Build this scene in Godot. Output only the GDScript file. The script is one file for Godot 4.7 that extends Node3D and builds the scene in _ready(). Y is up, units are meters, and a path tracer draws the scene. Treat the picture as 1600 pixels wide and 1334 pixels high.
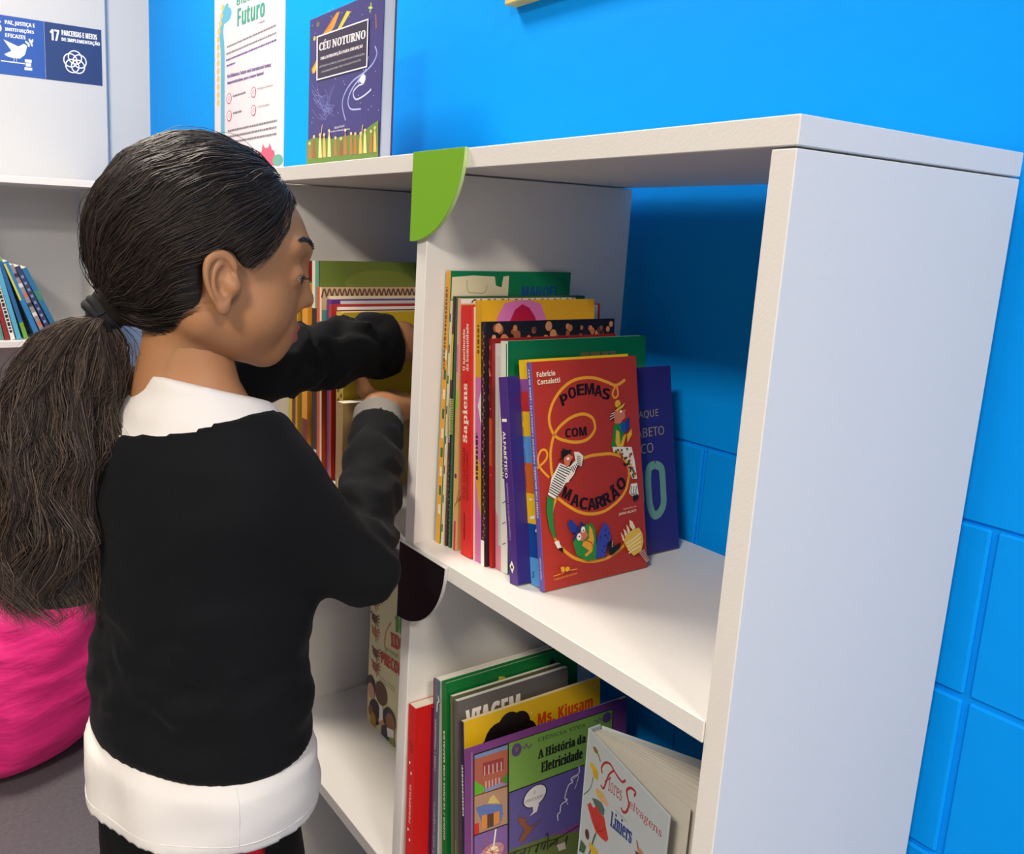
extends Node3D

# ---------------------------------------------------------------- scene order
const TOP := 1.40            # top of the bookcases
const SHELF_A := 0.9698      # top faces of the shelves
const SHELF_B := 0.5331
const SHELF_C := 0.0964
const BACK := -0.02          # face of the blue wall
const LEFT := -2.62          # face of the white wall
var taken := {}
var mats := {}
var glyphs := {}
var rng := RandomNumberGenerator.new()

func _ready() -> void:
	rng.seed = 11
	camera_and_light()
	room()
	furniture()
	wall_things()
	books_upper_right()
	books_upper_left()
	books_lower()
	books_left_case()
	beanbag()
	person()

func camera_and_light() -> void:
	var c := Camera3D.new()
	c.name = "camera"
	c.projection = Camera3D.PROJECTION_FRUSTUM
	c.near = 0.05
	c.far = 60.0
	c.size = 0.05 * 1334.0 / 1328.577
	c.frustum_offset = Vector2(0.05 * 168.11 / 1328.577, -0.05 * 55.64 / 1328.577)
	c.position = Vector3(0.3446, 1.3171, 0.8036)
	c.rotation_order = EULER_ORDER_YXZ
	c.rotation_degrees = Vector3(-10.6372, 57.7977, 2.301)
	add_child(c)
	c.current = true
	var e := Environment.new()
	e.background_mode = Environment.BG_SKY
	var sm := ProceduralSkyMaterial.new()
	sm.sky_top_color = Color(0.75, 0.77, 0.80)
	sm.sky_horizon_color = Color(0.92, 0.93, 0.93)
	sm.ground_bottom_color = Color(0.35, 0.34, 0.32)
	sm.ground_horizon_color = Color(0.7, 0.74, 0.78)
	sm.sky_energy_multiplier = 1.5
	var sky := Sky.new()
	sky.sky_material = sm
	e.sky = sky
	e.tonemap_mode = Environment.TONE_MAPPER_LINEAR
	e.tonemap_exposure = 0.95
	e.sdfgi_enabled = true
	e.ssao_enabled = true
	e.ssil_enabled = true
	var we := WorldEnvironment.new()
	we.name = "environment"
	we.environment = e
	add_child(we)
	# ceiling panels: [x, z, energy]
	ceiling_lamp(Vector3(-1.45, 2.8, 0.72), 5.0, "near the corner of the blue and white walls")
	ceiling_lamp(Vector3(0.85, 2.8, 2.3), 9.4, "in front of the bookcase, away from the blue wall")
	ceiling_lamp(Vector3(2.0, 2.8, 0.95), 4.7, "near the window")

func ceiling_lamp(at: Vector3, energy: float, where: String) -> void:
	var t := thing("ceiling_lamp", "square white ceiling light panel " + where, "lamp", at, "ceiling light panels")
	box_part("frame", Vector3(0, -0.02, 0), Vector3(0.5, 0.04, 0.5), mat("lamp_frame", Color(0.85, 0.85, 0.85), 0.5), t, 0.003)
	var g := mat("lamp_glow", Color(1, 0.96, 0.9), 0.6)
	g.emission_enabled = true
	g.emission = Color(1.0, 0.955, 0.895)
	g.emission_energy_multiplier = 2.0
	box_part("diffuser", Vector3(0, -0.043, 0), Vector3(0.45, 0.006, 0.45), g, t, 0.001)
	var l := AreaLight3D.new()
	l.name = "panel_light"
	l.area_size = Vector2(0.45, 0.45)
	l.position = Vector3(0, -0.05, 0)
	l.rotation_degrees = Vector3(-90, 0, 0)
	l.light_color = Color(1.0, 0.955, 0.895)
	l.light_energy = energy
	l.shadow_enabled = true
	l.set("area_range", 12.0)
	l.set("area_attenuation", 2.0)
	t.add_child(l)

# ---------------------------------------------------------------- helpers
func numbered(called: String) -> String:
	if not taken.has(called):
		taken[called] = 0
		return called
	taken[called] += 1
	return "%s_%03d" % [called, taken[called]]

func thing(called: String, label: String, category: String, at := Vector3.ZERO, group := "") -> Node3D:
	var o := Node3D.new()
	o.name = numbered(called)
	o.position = at
	add_child(o)
	o.set_meta("label", label)
	o.set_meta("category", category)
	if group:
		o.set_meta("group", group)
	return o

func part(called: String, mesh: Mesh, m: Material, parent: Node) -> MeshInstance3D:
	var o := MeshInstance3D.new()
	o.name = called
	o.mesh = mesh
	o.material_override = m
	parent.add_child(o, true)
	return o

func mat(called: String, c: Color, rough := 0.6, spec := 0.5) -> StandardMaterial3D:
	if mats.has(called):
		return mats[called]
	var m := StandardMaterial3D.new()
	m.resource_name = called
	m.albedo_color = c
	m.roughness = rough
	m.metallic_specular = spec
	mats[called] = m
	return m

func rgb(r: int, g: int, b: int) -> Color:
	return Color(r / 255.0, g / 255.0, b / 255.0)

func noise_tex(freq: float, lo: float, hi: float, size := 512, sd := 1, octaves := 4) -> NoiseTexture2D:
	var n := FastNoiseLite.new()
	n.seed = sd
	n.frequency = freq
	n.fractal_octaves = octaves
	var t := NoiseTexture2D.new()
	t.width = size
	t.height = size
	t.seamless = true
	t.noise = n
	var gr := Gradient.new()
	gr.set_color(0, Color(lo, lo, lo))
	gr.set_color(1, Color(hi, hi, hi))
	t.color_ramp = gr
	return t

# box with chamfered edges, centred on c
func cbox(st: SurfaceTool, c: Vector3, s: Vector3, b: float) -> void:
	var h := s * 0.5
	b = minf(b, minf(h.x, minf(h.y, h.z)) * 0.9)
	var quads := []
	for ax in 3:
		for sg in [-1.0, 1.0]:
			var u := (ax + 1) % 3
			var v := (ax + 2) % 3
			var q := []
			for k in [[-1, -1], [1, -1], [1, 1], [-1, 1]]:
				var p := Vector3.ZERO
				p[ax] = sg * h[ax]
				p[u] = k[0] * (h[u] - b)
				p[v] = k[1] * (h[v] - b)
				q.append(p)
			quads.append(q)
	for ax in 3:
		var u := (ax + 1) % 3
		var v := (ax + 2) % 3
		for su in [-1.0, 1.0]:
			for sv in [-1.0, 1.0]:
				var q := []
				for k in [[-1, 0], [1, 0], [1, 1], [-1, 1]]:
					var p := Vector3.ZERO
					p[ax] = k[0] * (h[ax] - b)
					p[u] = su * (h[u] if k[1] == 0 else h[u] - b)
					p[v] = sv * (h[v] - b if k[1] == 0 else h[v])
					q.append(p)
				quads.append(q)
	for q in quads:
		face(st, c, q)
	for sx in [-1.0, 1.0]:
		for sy in [-1.0, 1.0]:
			for sz in [-1.0, 1.0]:
				var i := Vector3(sx * h.x, sy * h.y, sz * h.z)
				face(st, c, [i - Vector3(0, sy * b, sz * b), i - Vector3(sx * b, 0, sz * b), i - Vector3(sx * b, sy * b, 0)])

# convex face, turned to point away from the middle (0,0,0 before the shift c)
func face(st: SurfaceTool, c: Vector3, q: Array) -> void:
	var n: Vector3 = (q[1] - q[0]).cross(q[2] - q[0])
	var mid := Vector3.ZERO
	for p in q:
		mid += p
	if n.dot(mid) < 0:
		q.reverse()
		n = -n
	n = n.normalized()
	for i in range(1, q.size() - 1):
		for p in [q[0], q[i + 1], q[i]]:
			st.set_normal(n)
			st.add_vertex(c + p)

func start() -> SurfaceTool:
	var st := SurfaceTool.new()
	st.begin(Mesh.PRIMITIVE_TRIANGLES)
	return st

func box_part(called: String, c: Vector3, s: Vector3, m: Material, parent: Node, bev := 0.001) -> MeshInstance3D:
	var st := start()
	cbox(st, c, s, bev)
	return part(called, st.commit(), m, parent)

func setting(called: String, c: Vector3, s: Vector3, m: Material, label: String) -> MeshInstance3D:
	var o := box_part(called, Vector3.ZERO, s, m, self, 0.0005)
	o.name = called
	o.position = c
	o.set_meta("kind", "structure")
	o.set_meta("label", label)
	return o

# flat shape pulled out along z from 0 to depth
func slab(pts: PackedVector2Array, depth: float) -> ArrayMesh:
	var st := start()
	var idx := Geometry2D.triangulate_polygon(pts)
	for i in range(0, idx.size(), 3):
		var a := pts[idx[i]]
		var b := pts[idx[i + 1]]
		var c := pts[idx[i + 2]]
		if (b - a).cross(c - a) < 0:
			var tmp := b
			b = c
			c = tmp
		for p in [a, c, b]:
			st.set_normal(Vector3(0, 0, 1))
			st.add_vertex(Vector3(p.x, p.y, depth))
		for p in [a, b, c]:
			st.set_normal(Vector3(0, 0, -1))
			st.add_vertex(Vector3(p.x, p.y, 0))
	var ccw := not Geometry2D.is_polygon_clockwise(pts)
	for i in pts.size():
		var a := pts[i]
		var b := pts[(i + 1) % pts.size()]
		var n := Vector3(b.y - a.y, a.x - b.x, 0).normalized() * (1.0 if ccw else -1.0)
		var a0 := Vector3(a.x, a.y, 0)
		var b0 := Vector3(b.x, b.y, 0)
		var up := Vector3(0, 0, depth)
		for p in [a0, b0 + up, b0, a0, a0 + up, b0 + up]:
			st.set_normal(n)
			st.add_vertex(p)
	return st.commit()

# ---------------------------------------------------------------- flat print
# Ink collects flat coloured shapes in metres on a face; each layer lies a little above the last.
class Ink:
	var o: Vector3
	var u: Vector3
	var v: Vector3
	var n: Vector3
	var w := 0.0
	var h := 0.0
	var st := SurfaceTool.new()
	var layer := 1
	var used := false
	var host
	func _init(host_, o_: Vector3, u_: Vector3, v_: Vector3, w_: float, h_: float) -> void:
		host = host_
		o = o_
		u = u_
		v = v_
		n = u.cross(v)
		w = w_
		h = h_
		st.begin(Mesh.PRIMITIVE_TRIANGLES)
	func tris(p: PackedVector2Array, c: Color) -> void:
		var lc := c.srgb_to_linear()
		used = true
		for i in range(0, p.size() - 2, 3):
			var q := [p[i], p[i + 1], p[i + 2]]
			if (q[1] - q[0]).cross(q[2] - q[0]) > 0:
				q = [p[i], p[i + 2], p[i + 1]]
			for x in q:
				st.set_color(lc)
				st.set_normal(n)
				st.add_vertex(o + u * x.x + v * x.y + n * (0.000016 * layer))
		layer += 1
	func poly(pts: PackedVector2Array, c: Color) -> void:
		var idx := Geometry2D.triangulate_polygon(pts)
		var t := PackedVector2Array()
		for i in idx:
			t.append(pts[i])
		tris(t, c)
	# shapes given in millimetres, flat list
	func mm(a: Array) -> PackedVector2Array:
		var r := PackedVector2Array()
		for i in range(0, a.size() - 1, 2):
			r.append(Vector2(a[i], a[i + 1]) * 0.001)
		return r
	func p(a: Array, c: Color) -> void:
		poly(mm(a), c)
	func rect(x: float, y: float, ww: float, hh: float, c: Color) -> void:
		poly(PackedVector2Array([Vector2(x, y), Vector2(x + ww, y), Vector2(x + ww, y + hh), Vector2(x, y + hh)]), c)
	func oval(cx: float, cy: float, rx: float, ry: float, c: Color, turn := 0.0, k := 20) -> void:
		var r := PackedVector2Array()
		for i in k:
			r.append(Vector2(cx, cy) + Vector2(cos(TAU * i / k) * rx, sin(TAU * i / k) * ry).rotated(turn))
		poly(r, c)
	func line(pts: PackedVector2Array, width: float, c: Color, smooth := true) -> void:
		var q := pts
		if smooth and pts.size() > 2:
			q = PackedVector2Array()
			for i in pts.size() - 1:
				var a := pts[maxi(i - 1, 0)]
				var d := pts[mini(i + 2, pts.size() - 1)]
				for k in 5:
					q.append(pts[i].cubic_interpolate(pts[i + 1], a, d, k / 5.0))
			q.append(pts[-1])
		var t := PackedVector2Array()
		var lo := PackedVector2Array()
		var hi := PackedVector2Array()
		for i in q.size():
			var dir := (q[mini(i + 1, q.size() - 1)] - q[maxi(i - 1, 0)]).normalized()
			var nn := Vector2(-dir.y, dir.x) * width * 0.5
			lo.append(q[i] - nn)
			hi.append(q[i] + nn)
		for i in q.size() - 1:
			t.append_array([lo[i], lo[i + 1], hi[i + 1], lo[i], hi[i + 1], hi[i]])
		tris(t, c)
	func s(a: Array, width_mm: float, c: Color) -> void:
		line(mm(a), width_mm * 0.001, c)
	func ring(cx: float, cy: float, r: float, width: float, c: Color) -> void:
		var q := PackedVector2Array()
		for i in 33:
			q.append(Vector2(cx + cos(TAU * i / 32) * r, cy + sin(TAU * i / 32) * r))
		line(q, width, c, false)
	# text fitted into a box ww x hh whose lower left corner is x, y, turned about it
	func text(t: String, x: float, y: float, ww: float, hh: float, c: Color, turn := 0.0, font := "Droid Sans", heavy := 0.0, slant := 0.0) -> void:
		var g: Array = host.glyph_tris(t, font, heavy)
		var b: Rect2 = g[1]
		var r := PackedVector2Array()
		var sy := hh / b.size.y
		var sx := sy if ww <= 0.0 else ww / b.size.x
		for q in g[0]:
			var l: Vector2 = (q - b.position) * Vector2(sx, sy)
			l.x += slant * l.y
			r.append(Vector2(x, y) + l.rotated(turn))
		tris(r, c)
		if heavy > 3.0:
			# bold: the strokes are widened by a second and third impression
			for e in ([-0.028, 0.028] if hh > 0.0062 else [-0.01, 0.01]):
				var b2 := PackedVector2Array()
				for q in r:
					b2.append(q + Vector2(hh * e, 0).rotated(turn))
				tris(b2, c)
	# letter centred on x, y
	func letter(t: String, x: float, y: float, ww: float, hh: float, c: Color, turn: float, heavy := 6.0) -> void:
		var off := Vector2(ww * 0.5, hh * 0.5).rotated(turn)
		text(t, x - off.x, y - off.y, ww, hh, c, turn, "Droid Sans", heavy)
	# lines of print too small to read
	func greek(x: float, y: float, ww: float, hh: float, c: Color, sd: int) -> void:
		var g := RandomNumberGenerator.new()
		g.seed = sd
		var t := PackedVector2Array()
		var at := 0.0
		while at < ww:
			var l := minf(hh * g.randf_range(1.2, 4.0), ww - at)
			t.append_array([Vector2(x + at, y), Vector2(x + at + l, y), Vector2(x + at + l, y + hh), Vector2(x + at, y), Vector2(x + at + l, y + hh), Vector2(x + at, y + hh)])
			at += l + hh * 0.7
		tris(t, c)
	func done(called: String, parent: Node) -> void:
		if used:
			host.part(called, st.commit(), host.ink_mat(), parent)

func ink_mat() -> StandardMaterial3D:
	var m := mat("printed_ink", Color.WHITE, 0.42)
	m.vertex_color_use_as_albedo = true
	return m

func glyph_tris(t: String, font: String, heavy: float) -> Array:
	var key := t + "|" + font + str(heavy)
	if glyphs.has(key):
		return glyphs[key]
	var f := SystemFont.new()
	f.font_names = PackedStringArray([font])
	if heavy > 3.0:
		f.font_weight = 700
	var m := TextMesh.new()
	m.text = t
	m.font = f
	m.font_size = 48
	m.pixel_size = 0.01
	m.depth = 0.0
	m.curve_step = 2.0
	var a := m.surface_get_arrays(0)
	var vs: PackedVector3Array = a[Mesh.ARRAY_VERTEX]
	var ix = a[Mesh.ARRAY_INDEX]
	var flat := PackedVector2Array()
	if ix != null and ix.size() > 0:
		for i in ix:
			flat.append(Vector2(vs[i].x, vs[i].y))
	else:
		for p in vs:
			flat.append(Vector2(p.x, p.y))
	var b := Rect2(flat[0], Vector2.ZERO)
	for p in flat:
		b = b.expand(p)
	glyphs[key] = [flat, b]
	return glyphs[key]

# ---------------------------------------------------------------- meshes from distance fields
func smin(a: float, b: float, k: float) -> float:
	var h := maxf(k - absf(a - b), 0.0) / k
	return minf(a, b) - h * h * k * 0.25

func cone_dist(p: Vector3, a: Vector3, b: Vector3, ra: float, rb: float) -> float:
	var ab := b - a
	var t := clampf((p - a).dot(ab) / ab.length_squared(), 0.0, 1.0)
	return p.distance_to(a + ab * t) - lerpf(ra, rb, t)

func ball_dist(p: Vector3, c: Vector3, r: Vector3) -> float:
	var q := (p - c) / r
	var k0 := q.length()
	var k1 := (q / r).length()
	return k0 * (k0 - 1.0) / maxf(k1, 1e-6)

# surface nets: one vertex in each crossed cell, one quad round each crossed edge
func net(st: SurfaceTool, f: Callable, box: AABB, cell: float, tint = null) -> void:
	var nb := 4
	var dim := Vector3i((box.size / cell).ceil()) + Vector3i.ONE
	var vals := {}
	var cells := []
	var sx := dim.x + 2
	var sxy := sx * (dim.y + 2)
	for bz in range(0, dim.z, nb):
		for by in range(0, dim.y, nb):
			for bx in range(0, dim.x, nb):
				var mid := box.position + Vector3(bx + nb * 0.5, by + nb * 0.5, bz + nb * 0.5) * cell
				if absf(f.call(mid)) > cell * nb * 1.9:
					continue
				for z in range(bz, mini(bz + nb, dim.z)):
					for y in range(by, mini(by + nb, dim.y)):
						for x in range(bx, mini(bx + nb, dim.x)):
							cells.append(Vector3i(x, y, z))
	var idx := {}
	var verts := PackedVector3Array()
	var near := []
	for c in cells:
		var v := PackedFloat32Array()
		v.resize(8)
		var inside := 0
		for k in 8:
			var x: int = c.x + (k & 1)
			var y: int = c.y + (k >> 1 & 1)
			var z: int = c.z + (k >> 2)
			var key := x + y * sx + z * sxy
			if not vals.has(key):
				vals[key] = f.call(box.position + Vector3(x, y, z) * cell)
			v[k] = vals[key]
			if v[k] < 0.0:
				inside += 1
		if inside == 0 or inside == 8:
			continue
		var sum := Vector3.ZERO
		var n := 0
		for k in 8:
			for bit in [1, 2, 4]:
				if k & bit:
					continue
				var m: int = k | bit
				if (v[k] < 0.0) != (v[m] < 0.0):
					var t := v[k] / (v[k] - v[m])
					var a := Vector3(k & 1, k >> 1 & 1, k >> 2)
					var b := Vector3(m & 1, m >> 1 & 1, m >> 2)
					sum += a.lerp(b, t)
					n += 1
		idx[c.x + c.y * sx + c.z * sxy] = verts.size()
		verts.append(box.position + (Vector3(c) + sum / n) * cell)
		near.append(c)
	var norms := PackedVector3Array()
	var cols := PackedColorArray()
	norms.resize(verts.size())
	if tint != null:
		for p in verts:
			cols.append(tint.call(p))
	var quads := PackedInt32Array()
	var step := [1, sx, sxy]
	for c in near:
		var key: int = c.x + c.y * sx + c.z * sxy
		var v0: float = vals[key]
		for ax in 3:
			var u: int = step[(ax + 1) % 3]
			var w: int = step[(ax + 2) % 3]
			var other: int = key + int(step[ax])
			if not vals.has(other):
				continue
			var v1: float = vals[other]
			if (v0 < 0.0) == (v1 < 0.0):
				continue
			if not (idx.has(key - u) and idx.has(key - w) and idx.has(key - u - w)):
				continue
			var q := [idx[key], idx[key - u], idx[key - u - w], idx[key - w]]
			if v0 < 0.0:
				q.reverse()
			var fn := (verts[q[2]] - verts[q[0]]).cross(verts[q[3]] - verts[q[1]])
			for i in q:
				norms[i] += fn
				quads.append(i)
	# which way the faces turned out
	var flip := 1.0
	if norms.size() > 0:
		var vote := 0
		for i in range(0, norms.size(), maxi(1, norms.size() / 40)):
			var nn := norms[i].normalized() * cell
			vote += 1 if f.call(verts[i] + nn) > f.call(verts[i] - nn) else -1
		flip = 1.0 if vote > 0 else -1.0
	for j in range(0, quads.size(), 4):
		for k in [0, 1, 2, 0, 2, 3]:
			var i := quads[j + (k if flip < 0.0 else 3 - k)]
			st.set_normal(norms[i].normalized() * flip)
			if tint != null:
				st.set_color(cols[i])
			st.add_vertex(verts[i])

# ---------------------------------------------------------------- the room
func room() -> void:
	var white := mat("white_wall", rgb(200, 199, 197), 0.7)
	white.heightmap_enabled = true
	white.heightmap_scale = 0.06
	white.heightmap_texture = noise_tex(0.02, 0.0, 1.0, 512, 4)
	white.uv1_triplanar = true
	white.uv1_world_triplanar = true
	white.uv1_scale = Vector3(1.5, 1.5, 1.5)
	var blue := mat("blue_paint", rgb(0, 150, 244), 0.6, 0.22)
	blue.heightmap_enabled = true
	blue.heightmap_scale = 0.05
	blue.heightmap_texture = noise_tex(0.03, 0.0, 1.0, 512, 9)
	blue.uv1_triplanar = true
	blue.uv1_world_triplanar = true
	blue.uv1_scale = Vector3(1.2, 1.2, 1.2)
	var grey := mat("grey_floor", rgb(104, 101, 106), 0.55)
	grey.albedo_texture = noise_tex(0.15, 0.86, 1.0, 512, 3)
	grey.uv1_triplanar = true
	grey.uv1_world_triplanar = true
	setting("floor", Vector3(0, -0.05, 3.5), Vector3(5.6, 0.1, 7.4), grey, "grey smooth floor of the library room")
	setting("ceiling", Vector3(0, 2.85, 3.5), Vector3(5.6, 0.1, 7.4), mat("ceiling_white", rgb(235, 235, 232), 0.8), "plain white ceiling above the library room")
	var wl := start()
	cbox(wl, Vector3(LEFT - 0.06, 1.4, 3.5), Vector3(0.12, 2.8, 7.2), 0.0005)
	cbox(wl, Vector3(LEFT + 0.005, 1.4, 3.611), Vector3(0.05, 2.8, 6.976), 0.004)
	var o := part("wall_left", wl.commit(), white, self)
	o.set_meta("kind", "structure")
	o.set_meta("label", "white painted wall with a raised strip beside the blue wall")
	setting("wall_front", Vector3(0, 1.4, 7.16), Vector3(5.4, 2.8, 0.12), white, "white wall facing the blue wall")
	# right wall with a window opening
	var wr := start()
	cbox(wr, Vector3(2.66, 0.5, 3.5), Vector3(0.12, 1.0, 7.2), 0.0005)
	cbox(wr, Vector3(2.66, 2.55, 3.5), Vector3(0.12, 0.5, 7.2), 0.0005)
	cbox(wr, Vector3(2.66, 1.65, 0.02), Vector3(0.12, 1.3, 0.24), 0.0005)
	cbox(wr, Vector3(2.66, 1.65, 4.11), Vector3(0.12, 1.3, 5.98), 0.0005)
	o = part("wall_right", wr.commit(), white, self)
	o.set_meta("kind", "structure")
	o.set_meta("label", "white wall with a wide window opening")
	var wn := Node3D.new()
	wn.name = "window_1"
	wn.position = Vector3(2.66, 1.0, 0.63)
	wn.set_meta("kind", "structure")
	wn.set_meta("label", "wide window with a slim white frame")
	add_child(wn)
	var fr := start()
	for y in [0.02, 1.28]:
		cbox(fr, Vector3(0, y, 0), Vector3(0.05, 0.04, 0.98), 0.002)
	for z in [-0.47, 0.0, 0.47]:
		cbox(fr, Vector3(0, 0.65, z), Vector3(0.05, 1.22, 0.04), 0.002)
	part("window_frame", fr.commit(), mat("frame_white", rgb(230, 230, 230), 0.4), wn)
	var gl := mat("window_glass", Color(1, 1, 1, 0.08), 0.02)
	gl.transparency = BaseMaterial3D.TRANSPARENCY_ALPHA
	for z in [-0.235, 0.235]:
		box_part("pane", Vector3(0, 0.65, z), Vector3(0.005, 1.22, 0.43), gl, wn, 0.0)
	# blue wall: plain above, painted blocks below
	var wb := Node3D.new()
	wb.name = "wall_back"
	wb.set_meta("kind", "structure")
	wb.set_meta("label", "bright blue painted block wall behind the bookcases")
	add_child(wb)
	box_part("plaster", Vector3(0, (2.8 + 1.0815) * 0.5, BACK - 0.06), Vector3(5.4, 2.8 - 1.0815, 0.12), blue, wb, 0.002)
	box_part("joint_bed", Vector3(0, 0.54, BACK - 0.0635), Vector3(5.4, 1.083, 0.12), blue, wb, 0.0)
	var st := start()
	cbox(st, Vector3.ZERO, Vector3(0.3055, 0.1585, 0.06), 0.0022)
	var block := st.commit()
	for r in 7:
		for k in range(-9, 9):
			var b := part("block", block, blue, wb)
			b.position = Vector3(0.018 + 0.155 + k * 0.31, 1.0815 - 0.0818 - r * 0.1635, BACK - 0.03 - 0.0012 * ((k * 7 + r * 5) % 3) / 3.0)

# ---------------------------------------------------------------- furniture
func board_mat() -> StandardMaterial3D:
	var m := mat("white_board", rgb(226, 222, 216), 0.42, 0.45)
	if m.heightmap_texture == null:
		m.heightmap_enabled = true
		m.heightmap_scale = 0.008
		m.heightmap_texture = noise_tex(0.09, 0.0, 1.0, 512, 21)
		m.uv1_triplanar = true
		m.uv1_scale = Vector3(6, 6, 6)
	return m

# local: x from 0 (right outer face) to -width, z from 0 (back) to deep
func bookcase(label: String, at: Vector3, turn: float, width: float, xd: float, deep: float, top: float, levels: Array) -> Node3D:
	var t := thing("bookcase", label, "bookcase", at, "")
	t.rotation_degrees.y = turn
	var m := board_mat()
	var tt := 0.0194
	var ts := 0.0184
	box_part("top_panel", Vector3(-width * 0.5, top - tt * 0.5, deep * 0.5), Vector3(width, tt, deep), m, t, 0.0007)
	var hh: float = top - tt - 0.0016
	for x in [-ts * 0.5, -width + ts * 0.5]:
		box_part("side_panel", Vector3(x, hh * 0.5, deep * 0.5), Vector3(ts, hh, deep), m, t, 0.0007)
	box_part("divider", Vector3(xd - 0.0096, (hh + 0.06) * 0.5, deep * 0.5), Vector3(0.0191, hh - 0.06, deep), m, t, 0.0007)
	for y in levels:
		for c in [[-ts, xd], [xd - 0.0191, -width + ts]]:
			box_part("shelf", Vector3((c[0] + c[1]) * 0.5, y - 0.009, deep * 0.5 + 0.001), Vector3(c[0] - c[1] - 0.0004, 0.018, deep), m, t, 0.0007)
	box_part("plinth", Vector3(-width * 0.5, 0.039, deep - 0.04), Vector3(width - ts * 2, 0.078, 0.016), m, t, 0.0007)
	return t

func quarter(r: float, grow := 0.0) -> PackedVector2Array:
	var p := PackedVector2Array([Vector2(-grow, grow)])
	for i in 25:
		var a := PI * 0.5 * i / 24.0
		p.append(Vector2(sin(a) * 0 + cos(a) * (r + grow) - grow * (1.0 - cos(a)), -sin(a) * (r + grow) + grow * (1.0 - sin(a))))
	p.reverse()
	return p

func corner_tab(t: Node3D, at: Vector3, r: float, c: Color, rim: Color, word: String) -> void:
	var b := part("corner_tab", slab(quarter(r), 0.0042), mat("tab_rim_" + word, rim, 0.4), t)
	b.position = at
	b.set_meta("label", word + " quarter-round corner tab on the bookcase front")
	var f := part("tab_face", slab(quarter(r - 0.0006), 0.0006), mat("tab_face_" + word, c, 0.6, 0.25), b)
	f.position = Vector3(0.0003, -0.0003, 0.0042)

func furniture() -> void:
	var main := bookcase("tall open white bookcase against the blue wall with green and black corner tabs", Vector3.ZERO, 0, 0.8627, -0.4223, 0.3, TOP, [SHELF_A, SHELF_B, SHELF_C])
	corner_tab(main, Vector3(-0.4485, 1.4005, 0.3004), 0.0935, rgb(118, 172, 40), rgb(196, 222, 150), "green")
	corner_tab(main, Vector3(-0.4425, 0.9668, 0.3014), 0.0915, rgb(8, 8, 11), rgb(205, 203, 200), "black")
	bookcase("white bookcase set back behind the person, under the standing night sky book", Vector3(-0.868, 0, 0.0), 0, 0.8627, -0.4223, 0.235, TOP, [SHELF_A, SHELF_B, SHELF_C])
	bookcase("white bookcase along the white wall, holding leaning picture books", Vector3(-2.58, 0, 0.2), 90, 0.8627, -0.4223, 0.3, 1.4255, [0.9665, 0.516, 0.08]).rotation_degrees.y = 90
	# turned so that its right side stands nearest the blue wall

func beanbag() -> void:
	var t := thing("beanbag", "bright pink fabric beanbag on the grey floor left of the person", "beanbag", Vector3(-1.925, 0, 0.63))
	var m := mat("pink_fabric", rgb(250, 50, 140), 0.62, 0.35)
	m.rim_enabled = true
	m.rim = 0.25
	m.heightmap_enabled = true
	m.heightmap_scale = 0.35
	m.heightmap_texture = noise_tex(0.012, 0.0, 1.0, 512, 31, 5)
	m.uv1_triplanar = true
	m.uv1_scale = Vector3(1.0, 3.5, 1.0)
	var nz := FastNoiseLite.new()
	nz.seed = 5
	nz.frequency = 3.2
	var prof := [[0.0, 0.0], [0.21, 0.0], [0.28, 0.022], [0.322, 0.075], [0.338, 0.15], [0.334, 0.27], [0.31, 0.39], [0.25, 0.5], [0.16, 0.58], [0.07, 0.63], [0.0, 0.64]]
	var seg := 72
	var rows := []
	for j in 61:
		var f := j / 60.0 * (prof.size() - 1)
		var i := mini(int(f), prof.size() - 2)
		var a := Vector2(prof[i][0], prof[i][1])
		var b := Vector2(prof[i + 1][0], prof[i + 1][1])
		var pa: Vector2 = a * 2 - b if i == 0 else Vector2(prof[i - 1][0], prof[i - 1][1])
		var pb: Vector2 = b * 2 - a if i + 2 >= prof.size() else Vector2(prof[i + 2][0], prof[i + 2][1])
		rows.append(a.cubic_interpolate(b, pa, pb, f - i))
	var st := start()
	st.set_smooth_group(0)
	var pt := func(j: int, k: int) -> Vector3:
		var r: Vector2 = rows[j]
		var ang := TAU * k / seg
		var dir := Vector3(cos(ang), 0, sin(ang))
		var crease: float = absf(sin(ang * 3.0))
		var q := dir * maxf(r.x, 0.0) + Vector3(0, maxf(r.y, 0.0), 0)
		var fold: float = nz.get_noise_3d(q.x * 1.1, q.y * 4.5 + ang * 0.12, q.z * 1.1) * 0.018
		var k2 := clampf(r.x * 4.0, 0.0, 1.0) * clampf(r.y * 12.0, 0.0, 1.0)
		return q + dir * (fold - 0.012 * exp(-crease * 14.0)) * k2
	for j in 60:
		for k in seg:
			var a: Vector3 = pt.call(j, k)
			var b: Vector3 = pt.call(j, (k + 1) % seg)
			var c: Vector3 = pt.call(j + 1, (k + 1) % seg)
			var d: Vector3 = pt.call(j + 1, k)
			for p in [a, b, c, a, c, d]:
				st.add_vertex(p)
	st.index()
	st.generate_normals(false)
	part("bag", st.commit(), m, t)
	var seam := start()
	for k in 6:
		var pts := PackedVector3Array()
		for j in range(4, 58):
			pts.append(pt.call(j, k * seg / 6) + Vector3(0, 0.001, 0))
		tube(seam, pts, 0.0016)
	part("seam", seam.commit(), m, t)

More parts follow.
